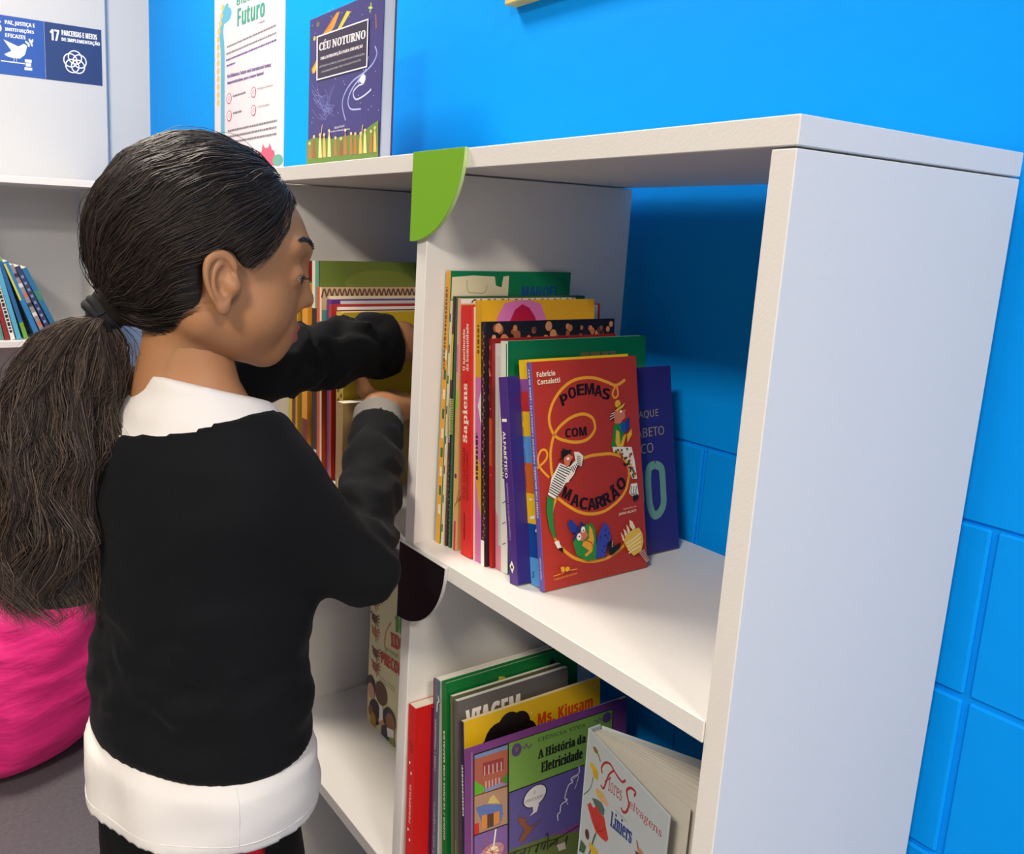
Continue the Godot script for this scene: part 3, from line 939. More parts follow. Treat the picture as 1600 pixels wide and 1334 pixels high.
func books_left_case() -> void:
	var g := "books leaning in the bookcase along the white wall"
	var x := -2.31
	# [z of the right edge at the foot, thickness, height, lean, colour, label]
	var rows := [
		[0.335, 0.014, 0.222, 24.0, rgb(40, 110, 150), "teal blue book with yellow foot, rightmost of the leaning row"],
		[0.3555, 0.013, 0.226, 23.0, rgb(52, 60, 96), "navy book second from the right of the leaning row"],
		[0.3745, 0.012, 0.228, 22.0, rgb(150, 140, 140), "grey patterned book between navy and blue books in the leaning row"],
		[0.3935, 0.014, 0.235, 20.0, rgb(44, 120, 176), "bright blue book with yellow edge in the middle of the leaning row"],
		[0.428, 0.011, 0.24, 15.0, rgb(110, 160, 60), "green edged book left of the bright blue one in the leaning row"],
		[0.447, 0.013, 0.25, 13.0, rgb(86, 166, 196), "light blue tall book in the leaning row"],
		[0.463, 0.012, 0.235, 12.0, rgb(228, 224, 214), "white book with dark lettering in the leaning row"],
		[0.478, 0.012, 0.215, 11.0, rgb(140, 40, 44), "dark red book left of the white one in the leaning row"],
		[0.492, 0.012, 0.19, 10.0, rgb(90, 140, 130), "grey green book at the photo's left edge in the leaning row"],
	]
	for i in rows.size():
		var r: Array = rows[i]
		var o := {"yaw": 90.0}
		match i:
			0: o["side"] = func(k: Ink): k.rect(0, 0.0, k.w * 0.6, 0.045, rgb(214, 206, 50)); k.rect(0, 0.12, k.w, 0.03, rgb(60, 130, 110))
			1: o["side"] = func(k: Ink): for j in 8: k.rect(k.w * 0.2, 0.05 + j * 0.02, k.w * 0.5, 0.008, rgb(120, 150, 190))
			2: o["side"] = func(k: Ink): for j in 7: k.rect(0, 0.01 + j * 0.03, k.w, 0.012, [rgb(60, 60, 70), rgb(196, 110, 90), rgb(220, 216, 210)][j % 3])
			3: o["side"] = func(k: Ink): k.rect(0, 0.12, k.w * 0.4, 0.11, rgb(206, 200, 60))
			4: o["side"] = func(k: Ink): k.rect(0, 0.05, k.w, 0.18, rgb(40, 96, 150))
			6: o["side"] = func(k: Ink): spine_marks(k, 0.02, 0.15, rgb(40, 40, 40), 0.6)
		book(r[5], g, Vector3(x + 0.006 * (i % 2), 0.9665, r[0]), r[3], r[2], 0.19, r[1], r[4], o)
	var low := [[0.415, rgb(120, 36, 40), "dark red"], [0.4415, rgb(52, 56, 62), "charcoal"], [0.468, rgb(150, 46, 50), "crimson"], [0.4945, rgb(86, 106, 110), "slate grey"], [0.521, rgb(60, 40, 46), "dark plum"]]
	for i in low.size():
		book(low[i][2] + " book leaning in the lower row by the beanbag", "books in the lower row by the beanbag", Vector3(x, 0.516, low[i][0]), 26.0 - i * 2.0, 0.27, 0.19, 0.014, low[i][1], {"yaw": 90.0, "side": func(k: Ink): k.rect(0, 0.19, k.w, 0.02, rgb(180, 170, 170))})

# ---------------------------------------------------------------- things on the walls
func wall_things() -> void:
	var t := thing("wall_sign", "navy blue square sign with five linked white rings, numbered 17", "sign", Vector3(LEFT + 0.0305, 1.7351, 0.3077), "goal signs on the white wall")
	box_part("panel", Vector3(0.0005, 0.0838, -0.0845), Vector3(0.001, 0.1676, 0.1689), mat("navy_sign", rgb(32, 58, 108), 0.4), t, 0.0002)
	var k := Ink.new(self, Vector3(0.001, 0, 0), Vector3(0, 0, -1), Vector3(0, 1, 0), 0.169, 0.1676)
	k.rect(0, 0, 0.0008, 0.1676, rgb(180, 190, 210))
	art_sign_rings(k)
	k.done("sign_print", t)
	t = thing("wall_sign", "blue square sign with white dove on a gavel, at the photo's left edge", "sign", Vector3(LEFT + 0.0305, 1.7351, 0.4767), "goal signs on the white wall")
	box_part("panel", Vector3(0.0005, 0.0838, -0.0845), Vector3(0.001, 0.1676, 0.1689), mat("blue_sign", rgb(40, 84, 160), 0.4), t, 0.0002)
	k = Ink.new(self, Vector3(0.001, 0, 0), Vector3(0, 0, -1), Vector3(0, 1, 0), 0.169, 0.1676)
	art_sign_dove(k)
	k.done("sign_print", t)
	t = thing("poster", "tall pale pink poster with green title and blue giraffe, on the blue wall", "poster", Vector3(-1.985, 1.30, BACK))
	box_part("sheet", Vector3(0.231, 0.45, 0.0008), Vector3(0.462, 0.9, 0.0015), mat("poster_paper", rgb(218, 208, 214), 0.5), t, 0.0002)
	k = Ink.new(self, Vector3(0, 0, 0.0016), Vector3(1, 0, 0), Vector3(0, 1, 0), 0.462, 0.9)
	art_poster(k)
	k.done("poster_print", t)
	t = thing("picture_frame", "pale yellow wooden picture frame on the blue wall, cut off by the photo's top", "picture frame", Vector3(-0.70, 1.6434, BACK))
	var wood := mat("yellow_wood", rgb(222, 196, 120), 0.55)
	wood.albedo_texture = noise_tex(0.04, 0.85, 1.0, 256, 14)
	wood.uv1_triplanar = true
	wood.uv1_scale = Vector3(4, 20, 4)
	for y in [0.0125, 0.2875]:
		box_part("rail", Vector3(0.2, y, 0.011), Vector3(0.4, 0.025, 0.022), wood, t, 0.0015)
	for x in [0.0125, 0.3875]:
		box_part("stile", Vector3(x, 0.15, 0.011), Vector3(0.025, 0.25, 0.022), wood, t, 0.0015)
	box_part("picture", Vector3(0.2, 0.15, 0.004), Vector3(0.35, 0.25, 0.004), mat("picture_paper", rgb(230, 226, 214), 0.6), t, 0.0)

# ---------------------------------------------------------------- printed covers and signs (flat print, mm)

func art_noodle_poems(k: Ink) -> void:
	k.s([128.1, 204.0, 114.3, 198.9, 102.1, 202.9, 85.1, 208.1, 71.0, 209.4, 56.9, 208.1, 45.6, 204.2, 34.2, 196.7, 25.4, 187.2, 20.7, 178.4, 18.8, 170.5, 20.1, 162.3, 24.2, 154.8, 30.6, 150.1, 41.1, 146.6, 52.0, 144.5, 64.5, 144.8, 73.2, 148.2, 79.4, 153.9, 80.6, 160.1, 77.6, 167.2, 69.4, 171.5, 59.7, 172.3, 48.4, 170.1, 38.5, 165.8, 30.0, 160.4, 24.1, 153.8, 20.1, 145.0, 18.1, 136.1, 17.8, 127.1, 18.1, 118.9, 20.0, 108.6], 3.2, rgb(236, 165, 45))
	k.s([59.6, 126.6, 71.7, 128.5, 87.4, 128.4, 101.9, 127.4, 114.9, 123.4, 122.0, 117.8, 125.8, 108.8, 125.9, 101.2, 125.0, 99.5, 121.2, 89.1, 113.0, 80.5, 100.6, 73.6, 85.6, 68.7, 68.4, 68.5, 51.9, 72.9, 37.4, 81.1, 27.1, 88.6, 23.4, 93.2, 27.6, 102.9, 32.1, 109.5], 3.2, rgb(236, 165, 45))
	k.s([23.4, 93.2, 18.0, 83.8, 14.6, 74.1, 14.2, 64.0, 16.3, 53.6, 22.3, 43.5, 31.0, 34.9, 42.7, 26.8, 59.0, 20.9, 75.9, 19.1, 90.5, 20.3, 102.5, 24.2, 112.6, 29.0], 3.2, rgb(236, 165, 45))
	k.s([114.3, 198.9, 110.1, 193.9, 108.3, 189.7, 111.0, 185.8, 115.3, 187.6, 116.3, 192.4, 114.3, 198.9], 2.2, rgb(236, 165, 45))
	k.s([-0.6, 123.6, 10.4, 129.9, 13.7, 135.6, 11.8, 140.3, 6.6, 140.8, 2.3, 135.8, 1.2, 129.9, 4.5, 122.5, 14.3, 112.8], 2.4, rgb(236, 165, 45))
	k.letter("P", 0.0404, 0.1891, 0.0098, 0.0114, rgb(22, 18, 20), 0.28)
	k.letter("O", 0.0515, 0.1951, 0.0099, 0.0115, rgb(22, 18, 20), 0.12)
	k.letter("E", 0.0631, 0.1974, 0.0101, 0.0116, rgb(22, 18, 20), 0.02)
	k.letter("M", 0.0757, 0.1976, 0.0128, 0.0117, rgb(22, 18, 20), -0.02)
	k.letter("A", 0.0879, 0.1948, 0.0104, 0.0118, rgb(22, 18, 20), -0.12)
	k.letter("S", 0.0989, 0.1909, 0.0105, 0.0118, rgb(22, 18, 20), -0.2)
	k.text("COM", 0.0390, 0.1502, 0.0288, 0.0092, rgb(22, 18, 20), -0.007, "Droid Sans", 6, 0)
	k.letter("M", 0.0362, 0.0940, 0.0107, 0.0120, rgb(22, 18, 20), -0.5)
	k.letter("A", 0.0471, 0.0858, 0.0108, 0.0121, rgb(22, 18, 20), -0.36)
	k.letter("C", 0.0581, 0.0809, 0.0110, 0.0122, rgb(22, 18, 20), -0.2)
	k.letter("A", 0.0692, 0.0787, 0.0111, 0.0123, rgb(22, 18, 20), -0.02)
	k.letter("R", 0.0804, 0.0795, 0.0113, 0.0123, rgb(22, 18, 20), 0.16)
	k.letter("R", 0.0907, 0.0817, 0.0114, 0.0124, rgb(22, 18, 20), 0.3)
	k.letter("Ã", 0.1017, 0.0873, 0.0115, 0.0159, rgb(22, 18, 20), 0.45)
	k.letter("O", 0.1126, 0.0947, 0.0117, 0.0126, rgb(22, 18, 20), 0.6)
	k.text("Fabrício", 0.0057, 0.2134, 0.0241, 0.0054, rgb(245, 228, 205), 0.024, "Droid Sans", 6, 0)
	k.text("Corsaletti", 0.0060, 0.2058, 0.0296, 0.0053, rgb(245, 228, 205), 0.028, "Droid Sans", 6, 0)
	k.text("Ilustrações de", 0.1136, 0.0662, 0.0194, 0.0021, rgb(245, 228, 205), 0.029, "Droid Sans", 0, 0)
	k.text("JANA GLATT", 0.1062, 0.0611, 0.0267, 0.0030, rgb(245, 228, 205), 0.028, "Droid Sans", 6, 0)
	k.oval(0.1142, 0.1792, 0.0042, 0.0041, rgb(228, 180, 50), 0)
	k.p([109.2, 172.6, 125.4, 180.0, 121.3, 174.9, 112.0, 170.8], rgb(228, 180, 50))
	k.s([109.7, 173.4, 120.8, 178.7], 0.9, rgb(22, 18, 20))
	k.p([109.8, 171.5, 117.3, 172.0, 127.1, 172.3, 123.9, 169.9, 124.1, 163.9, 119.4, 161.1, 116.1, 157.1, 108.0, 157.8, 107.7, 163.1], rgb(214, 120, 90))
	k.oval(0.1180, 0.1708, 0.0018, 0.0015, rgb(245, 240, 235), 0)
	k.s([109.1, 171.5, 104.5, 170.8], 0.8, rgb(22, 18, 20))
	k.s([109.0, 170.5, 103.5, 169.4], 0.8, rgb(235, 230, 225))
	k.s([108.9, 169.4, 102.5, 168.0], 0.8, rgb(22, 18, 20))
	k.s([108.9, 168.4, 101.5, 166.6], 0.8, rgb(235, 230, 225))
	k.s([108.8, 167.3, 100.5, 165.2], 0.8, rgb(22, 18, 20))
	k.s([108.7, 166.2, 101.3, 163.6], 0.8, rgb(235, 230, 225))
	k.s([108.6, 165.2, 102.0, 162.1], 0.8, rgb(22, 18, 20))
	k.p([107.4, 158.9, 119.2, 157.9, 121.2, 145.9, 117.1, 132.3, 101.0, 133.9, 103.3, 145.4], rgb(40, 130, 60))
	k.p([109.8, 152.3, 114.0, 149.7, 114.4, 135.8, 119.6, 144.9, 124.3, 146.7, 116.9, 130.2, 111.0, 130.8, 107.3, 139.7], rgb(232, 180, 45))
	k.p([124.9, 145.5, 132.2, 151.4, 132.4, 144.8, 125.0, 136.9], rgb(232, 180, 45))
	k.p([116.3, 159.2, 123.1, 159.7, 124.4, 148.8, 116.9, 148.4], rgb(38, 80, 165))
	k.p([123.1, 159.7, 130.2, 164.5, 128.4, 151.7, 124.4, 148.8], rgb(30, 60, 140))
	k.p([102.5, 134.8, 130.7, 132.0, 134.1, 117.6, 135.9, 102.2, 136.2, 97.0, 129.4, 97.9, 125.5, 105.5, 122.0, 117.8, 113.7, 127.3, 103.5, 129.4], rgb(238, 232, 220))
	k.p([121.4, 115.5, 124.1, 115.0, 123.8, 112.6, 121.4, 113.1], rgb(28, 24, 26))
	k.p([127.5, 114.3, 130.2, 113.8, 129.8, 111.3, 127.4, 111.8], rgb(228, 180, 60))
	k.p([129.1, 103.8, 131.8, 103.3, 131.4, 100.9, 129.0, 101.4], rgb(28, 24, 26))
	k.p([125.7, 110.6, 128.3, 110.0, 128.0, 107.6, 125.6, 108.1], rgb(28, 24, 26))
	k.p([126.4, 125.5, 129.1, 125.0, 128.7, 122.5, 126.4, 123.0], rgb(200, 70, 50))
	k.p([118.3, 115.6, 120.9, 115.1, 120.6, 112.7, 118.2, 113.2], rgb(28, 24, 26))
	k.p([125.3, 119.4, 127.9, 118.9, 127.6, 116.4, 125.2, 116.9], rgb(28, 24, 26))
	k.p([119.5, 118.7, 122.2, 118.2, 121.9, 115.8, 119.5, 116.3], rgb(228, 180, 60))
	k.p([125.4, 107.9, 128.1, 107.4, 127.8, 104.9, 125.4, 105.4], rgb(120, 70, 50))
	k.p([129.5, 101.3, 132.2, 100.8, 131.8, 98.3, 129.5, 98.8], rgb(28, 24, 26))
	k.p([129.0, 103.6, 131.7, 103.1, 131.3, 100.7, 128.9, 101.2], rgb(28, 24, 26))
	k.p([125.4, 119.4, 128.1, 118.9, 127.8, 116.4, 125.4, 116.9], rgb(200, 70, 50))
	k.p([122.4, 131.9, 125.1, 131.4, 124.8, 129.0, 122.4, 129.4], rgb(120, 70, 50))
	k.p([114.0, 124.4, 116.7, 123.9, 116.3, 121.5, 114.0, 121.9], rgb(28, 24, 26))
	k.p([126.7, 111.4, 129.3, 110.9, 129.0, 108.5, 126.6, 109.0], rgb(28, 24, 26))
	k.p([123.7, 118.3, 126.3, 117.8, 126.0, 115.3, 123.6, 115.8], rgb(28, 24, 26))
	k.p([114.3, 131.5, 116.9, 131.0, 116.6, 128.5, 114.2, 129.0], rgb(120, 70, 50))
	k.p([128.9, 109.8, 131.6, 109.3, 131.3, 106.8, 128.9, 107.3], rgb(120, 70, 50))
	k.p([121.1, 118.5, 123.8, 118.0, 123.4, 115.5, 121.1, 116.0], rgb(228, 180, 60))
	k.p([128.7, 111.0, 131.4, 110.5, 131.1, 108.1, 128.7, 108.6], rgb(200, 70, 50))
	k.p([124.4, 115.5, 127.1, 115.0, 126.7, 112.6, 124.4, 113.1], rgb(200, 70, 50))
	k.p([108.9, 132.1, 111.5, 131.6, 111.2, 129.2, 108.8, 129.6], rgb(28, 24, 26))
	k.p([120.7, 122.8, 123.4, 122.3, 123.0, 119.9, 120.7, 120.4], rgb(120, 70, 50))
	k.p([126.0, 109.6, 128.7, 109.1, 128.3, 106.6, 125.9, 107.1], rgb(120, 70, 50))
	k.p([128.3, 103.3, 131.0, 102.7, 130.7, 100.3, 128.3, 100.8], rgb(40, 110, 60))
	k.p([105.8, 131.2, 108.4, 130.7, 108.1, 128.3, 105.7, 128.7], rgb(40, 110, 60))
	k.p([111.0, 130.2, 113.7, 129.7, 113.3, 127.2, 111.0, 127.7], rgb(200, 70, 50))
	k.p([122.1, 116.2, 124.8, 115.7, 124.5, 113.3, 122.1, 113.7], rgb(28, 24, 26))
	k.p([131.2, 102.6, 133.9, 102.1, 133.6, 99.7, 131.2, 100.2], rgb(228, 180, 60))
	k.p([130.0, 106.7, 132.7, 106.2, 132.3, 103.8, 129.9, 104.3], rgb(28, 24, 26))
	k.p([128.9, 108.6, 131.6, 108.1, 131.3, 105.6, 128.9, 106.1], rgb(40, 110, 60))
	k.p([125.4, 123.5, 128.1, 123.0, 127.7, 120.5, 125.3, 121.0], rgb(200, 70, 50))
	k.p([128.1, 126.0, 130.7, 125.6, 130.4, 123.1, 128.0, 123.6], rgb(120, 70, 50))
	k.p([114.6, 127.6, 117.2, 127.1, 116.9, 124.6, 114.5, 125.1], rgb(120, 70, 50))
	k.p([114.9, 118.2, 117.5, 117.7, 117.2, 115.2, 114.8, 115.7], rgb(120, 70, 50))
	k.p([118.0, 122.4, 120.7, 121.9, 120.3, 119.5, 117.9, 119.9], rgb(28, 24, 26))
	k.p([109.6, 130.2, 112.3, 129.7, 111.9, 127.3, 109.6, 127.7], rgb(228, 180, 60))
	k.p([123.6, 112.2, 126.3, 111.6, 125.9, 109.2, 123.5, 109.7], rgb(120, 70, 50))
	k.p([113.5, 125.0, 116.1, 124.5, 115.8, 122.1, 113.4, 122.5], rgb(120, 70, 50))
	k.p([123.8, 117.1, 126.5, 116.6, 126.1, 114.2, 123.7, 114.6], rgb(40, 110, 60))
	k.p([130.4, 104.8, 133.1, 104.3, 132.8, 101.8, 130.4, 102.3], rgb(120, 70, 50))
	k.p([109.1, 128.7, 111.7, 128.2, 111.4, 125.8, 109.0, 126.2], rgb(228, 180, 60))
	k.p([120.2, 118.2, 122.8, 117.7, 122.5, 115.2, 120.1, 115.7], rgb(228, 180, 60))
	k.p([132.0, 104.5, 134.7, 104.0, 134.4, 101.5, 132.0, 102.0], rgb(200, 70, 50))
	k.p([126.0, 92.9, 135.1, 92.8, 136.4, 79.6, 127.9, 78.6, 122.2, 83.6], rgb(240, 236, 228))
	k.s([126.6, 90.6, 125.2, 83.2, 128.4, 81.2], 1.0, rgb(22, 18, 20))
	k.s([130.2, 90.2, 128.8, 82.8, 131.7, 80.8], 1.0, rgb(22, 18, 20))
	k.s([133.8, 89.7, 132.4, 82.3, 135.0, 80.3], 1.0, rgb(22, 18, 20))
	k.p([127.3, 80.3, 135.6, 80.3, 135.3, 76.0, 128.2, 73.6], rgb(28, 24, 26))
	k.p([27.3, 126.0, 40.5, 120.5, 47.7, 125.8, 52.3, 122.2, 45.2, 111.7, 38.0, 106.4, 39.3, 105.5, 33.8, 105.2, 26.4, 96.9, 18.6, 90.8, 9.7, 96.5, 13.8, 106.6, 15.6, 112.1], rgb(240, 236, 228))
	k.s([27.8, 123.9, 42.2, 117.2], 1.0, rgb(22, 18, 20))
	k.s([26.3, 121.9, 40.8, 115.0], 1.0, rgb(22, 18, 20))
	k.s([24.8, 119.8, 39.4, 112.9], 1.0, rgb(22, 18, 20))
	k.s([23.3, 117.8, 35.3, 111.1], 1.0, rgb(22, 18, 20))
	k.s([21.9, 115.8, 33.9, 108.9], 1.0, rgb(22, 18, 20))
	k.s([20.4, 113.8, 32.5, 106.8], 1.0, rgb(22, 18, 20))
	k.s([18.9, 111.7, 31.1, 104.7], 1.0, rgb(22, 18, 20))
	k.s([17.4, 109.7, 29.7, 102.5], 1.0, rgb(22, 18, 20))
	k.s([15.9, 107.7, 28.3, 100.4], 1.0, rgb(22, 18, 20))
	k.s([14.4, 105.7, 26.9, 98.3], 1.0, rgb(22, 18, 20))
	k.s([12.9, 103.7, 25.5, 96.2], 1.0, rgb(22, 18, 20))
	k.s([11.5, 101.7, 24.1, 94.1], 1.0, rgb(22, 18, 20))
	k.s([10.0, 99.7, 22.7, 92.0], 1.0, rgb(22, 18, 20))
	k.s([41.8, 120.3, 45.5, 114.8], 1.0, rgb(22, 18, 20))
	k.s([44.3, 121.1, 47.5, 116.0], 1.0, rgb(22, 18, 20))
	k.s([46.9, 121.8, 49.5, 117.2], 1.0, rgb(22, 18, 20))
	k.s([49.4, 122.6, 51.6, 118.4], 1.0, rgb(22, 18, 20))
	k.p([24.2, 128.4, 30.4, 130.8, 30.2, 136.9, 33.8, 140.1, 39.1, 137.5, 44.6, 138.0, 41.5, 133.7, 30.2, 128.8], rgb(24, 22, 24))
	k.p([33.1, 130.5, 40.1, 133.8, 45.3, 130.2, 42.1, 124.4, 36.3, 119.9, 33.4, 125.4], rgb(214, 120, 90))
	k.oval(0.0387, 0.1291, 0.0019, 0.0014, rgb(245, 240, 235), 0)
	k.p([40.8, 124.5, 44.6, 129.3, 42.0, 122.4], rgb(30, 26, 28))
	k.p([47.1, 135.2, 53.9, 134.5, 59.8, 129.7, 56.2, 119.2, 48.9, 123.6], rgb(240, 236, 220))
	k.s([50.9, 130.7, 56.3, 128.9], 0.7, rgb(22, 18, 20))
	k.s([50.7, 128.8, 56.1, 127.0], 0.7, rgb(22, 18, 20))
	k.s([50.6, 127.0, 56.0, 125.2], 0.7, rgb(22, 18, 20))
	k.s([50.4, 125.1, 55.8, 123.3], 0.7, rgb(22, 18, 20))
	k.s([50.3, 123.3, 55.7, 121.5], 0.7, rgb(22, 18, 20))
	k.p([8.4, 95.7, 16.5, 90.1, 14.5, 77.2, 14.6, 65.0, 16.3, 52.6, 13.6, 52.0, 8.5, 63.9, 6.5, 80.3], rgb(40, 130, 60))
	k.p([13.9, 48.4, 20.0, 48.9, 22.7, 40.9, 18.0, 41.1], rgb(240, 236, 228))
	k.p([19.4, 41.4, 24.8, 41.0, 25.0, 35.9, 20.5, 38.7], rgb(24, 22, 24))
	k.p([32.7, 64.4, 37.7, 67.7, 45.4, 60.4, 43.4, 53.5, 36.6, 53.5], rgb(38, 60, 150))
	k.p([38.1, 47.1, 51.8, 63.6, 55.1, 61.1, 40.0, 45.3], rgb(32, 50, 130))
	k.p([38.6, 43.9, 47.5, 51.8, 57.8, 59.6, 66.2, 59.4, 70.0, 52.6, 70.6, 43.0, 70.4, 22.1, 56.3, 22.4, 43.0, 29.8], rgb(46, 140, 62))
	k.p([43.0, 48.4, 54.9, 58.0, 59.7, 47.9, 52.3, 42.8], rgb(214, 120, 90))
	k.oval(0.0533, 0.0551, 0.0028, 0.0031, rgb(245, 240, 230), 0)
	k.oval(0.0472, 0.0483, 0.0031, 0.0037, rgb(245, 240, 230), 0)
	k.oval(0.0536, 0.0538, 0.0008, 0.0009, rgb(22, 18, 20), 0)
	k.oval(0.0478, 0.0487, 0.0008, 0.0009, rgb(22, 18, 20), 0)
	k.p([61.9, 58.0, 65.8, 53.2, 67.7, 42.5, 64.0, 30.5, 55.2, 26.7, 53.3, 29.1, 59.9, 32.2, 50.6, 38.9, 52.2, 41.8, 60.8, 44.6], rgb(240, 166, 50))
	k.s([52.5, 44.9, 63.3, 40.0, 65.7, 34.4], 1.0, rgb(170, 60, 40))
	k.p([68.3, 22.4, 72.0, 42.8, 78.6, 53.4, 84.0, 57.9, 89.4, 52.8, 92.0, 39.7, 85.8, 35.4, 81.9, 22.3], rgb(56, 72, 170))
	k.oval(0.0843, 0.0280, 0.0007, 0.0007, rgb(24, 26, 60), 0)
	k.oval(0.0760, 0.0436, 0.0007, 0.0007, rgb(24, 26, 60), 0)
	k.oval(0.0809, 0.0267, 0.0007, 0.0007, rgb(24, 26, 60), 0)
	k.oval(0.0760, 0.0410, 0.0007, 0.0007, rgb(24, 26, 60), 0)
	k.oval(0.0811, 0.0338, 0.0007, 0.0007, rgb(24, 26, 60), 0)
	k.oval(0.0778, 0.0292, 0.0007, 0.0007, rgb(24, 26, 60), 0)
	k.oval(0.0805, 0.0324, 0.0007, 0.0007, rgb(24, 26, 60), 0)
	k.oval(0.0830, 0.0342, 0.0007, 0.0007, rgb(24, 26, 60), 0)
	k.oval(0.0881, 0.0456, 0.0007, 0.0007, rgb(24, 26, 60), 0)
	k.oval(0.0855, 0.0423, 0.0007, 0.0007, rgb(24, 26, 60), 0)
	k.oval(0.0764, 0.0441, 0.0007, 0.0007, rgb(24, 26, 60), 0)
	k.oval(0.0842, 0.0441, 0.0007, 0.0007, rgb(24, 26, 60), 0)
	k.oval(0.0845, 0.0497, 0.0007, 0.0007, rgb(24, 26, 60), 0)
	k.oval(0.0868, 0.0404, 0.0007, 0.0007, rgb(24, 26, 60), 0)
	k.oval(0.0844, 0.0314, 0.0007, 0.0007, rgb(24, 26, 60), 0)
	k.oval(0.0828, 0.0445, 0.0007, 0.0007, rgb(24, 26, 60), 0)
	k.p([85.9, 36.4, 93.3, 37.4, 94.2, 30.8, 104.8, 34.0, 103.6, 28.3, 92.1, 22.7, 87.1, 23.5], rgb(22, 22, 26))
	k.oval(0.0929, 0.0364, 0.0006, 0.0005, rgb(245, 240, 230), 0)
	k.oval(0.0928, 0.0347, 0.0006, 0.0005, rgb(245, 240, 230), 0)
	k.oval(0.0926, 0.0330, 0.0006, 0.0005, rgb(245, 240, 230), 0)
	k.oval(0.0925, 0.0313, 0.0006, 0.0005, rgb(245, 240, 230), 0)
	k.p([119.2, 55.4, 123.6, 53.2, 127.6, 46.1, 124.3, 43.3, 119.4, 48.4], rgb(238, 222, 190))
	k.p([114.4, 51.3, 117.8, 47.5, 120.3, 40.7, 115.8, 41.4], rgb(238, 222, 190))
	k.p([109.6, 47.7, 113.8, 43.8, 116.2, 37.0, 111.8, 37.7], rgb(238, 222, 190))
	k.p([105.6, 44.5, 109.0, 40.3, 111.5, 33.4, 107.9, 35.1], rgb(238, 222, 190))
	k.p([112.7, 39.7, 123.6, 44.5, 132.8, 45.3, 137.6, 38.0, 138.5, 29.2, 134.6, 20.0, 122.9, 16.5, 114.5, 24.3, 109.2, 32.7], rgb(232, 190, 80))
	k.s([112.8, 31.1, 124.4, 34.7, 135.4, 39.5], 2.0, rgb(242, 222, 160))
	k.s([113.7, 27.5, 124.0, 30.8, 135.1, 34.7], 2.0, rgb(242, 222, 160))
	k.s([114.6, 23.9, 123.7, 27.0, 134.7, 30.0], 2.0, rgb(242, 222, 160))
	k.s([115.5, 20.3, 123.4, 23.1, 134.3, 25.3], 2.0, rgb(242, 222, 160))
	k.p([130.7, 18.4, 138.6, 21.0, 145.6, 8.3, 141.2, 6.0], rgb(196, 150, 140))
	k.s([132.9, 17.0, 139.2, 19.2], 0.8, rgb(90, 40, 40))
	k.s([134.9, 15.1, 140.4, 16.9], 0.8, rgb(90, 40, 40))
	k.s([136.9, 13.3, 141.6, 14.7], 0.8, rgb(90, 40, 40))
	k.s([138.9, 11.4, 142.8, 12.4], 0.8, rgb(90, 40, 40))
	k.s([140.9, 9.5, 144.0, 10.1], 0.8, rgb(90, 40, 40))
	k.s([9.6, 14.9, 19.4, 15.4], 0.8, rgb(236, 165, 45))
	k.s([31.0, 17.0, 41.2, 16.7], 0.8, rgb(236, 165, 45))
	k.p([19.5, 22.0, 24.6, 22.2, 24.4, 16.1, 20.7, 15.2], rgb(236, 165, 45))
	k.oval(0.0282, 0.0188, 0.0033, 0.0024, rgb(236, 165, 45), 0)
	k.oval(0.0218, 0.0165, 0.0011, 0.0008, rgb(176, 60, 45), 0)
	k.text("Companhia das Letrinhas", 0.0096, 0.0099, 0.0315, 0.0026, rgb(236, 165, 45), 0.037, "Droid Serif", 0, 0.3)

func art_almanac(k: Ink) -> void:
	k.text("ALMANAQUE", 0.1406, 0.1505, 0.0742, 0.0098, rgb(170, 150, 110), 0.022, "Droid Sans", 0, 0)
	k.text("DO ALFABETO", 0.1287, 0.1317, 0.0936, 0.0100, rgb(170, 150, 110), 0.006, "Droid Sans", 0, 0)
	k.text("POÉTICO", 0.1410, 0.1126, 0.0624, 0.0142, rgb(170, 150, 110), 0.024, "Droid Sans", 0, 0)
	k.s([204.8, 99.5, 195.7, 97.1, 192.8, 86.1, 192.6, 70.2, 194.1, 52.9, 199.9, 42.9, 209.1, 45.1, 215.6, 54.5, 216.1, 69.4, 216.0, 83.3, 214.3, 95.0, 204.8, 99.5], 9.5, rgb(112, 160, 140))
	k.s([177.5, 101.4, 180.7, 89.8, 180.5, 76.2, 181.0, 60.3], 8, rgb(112, 160, 140))

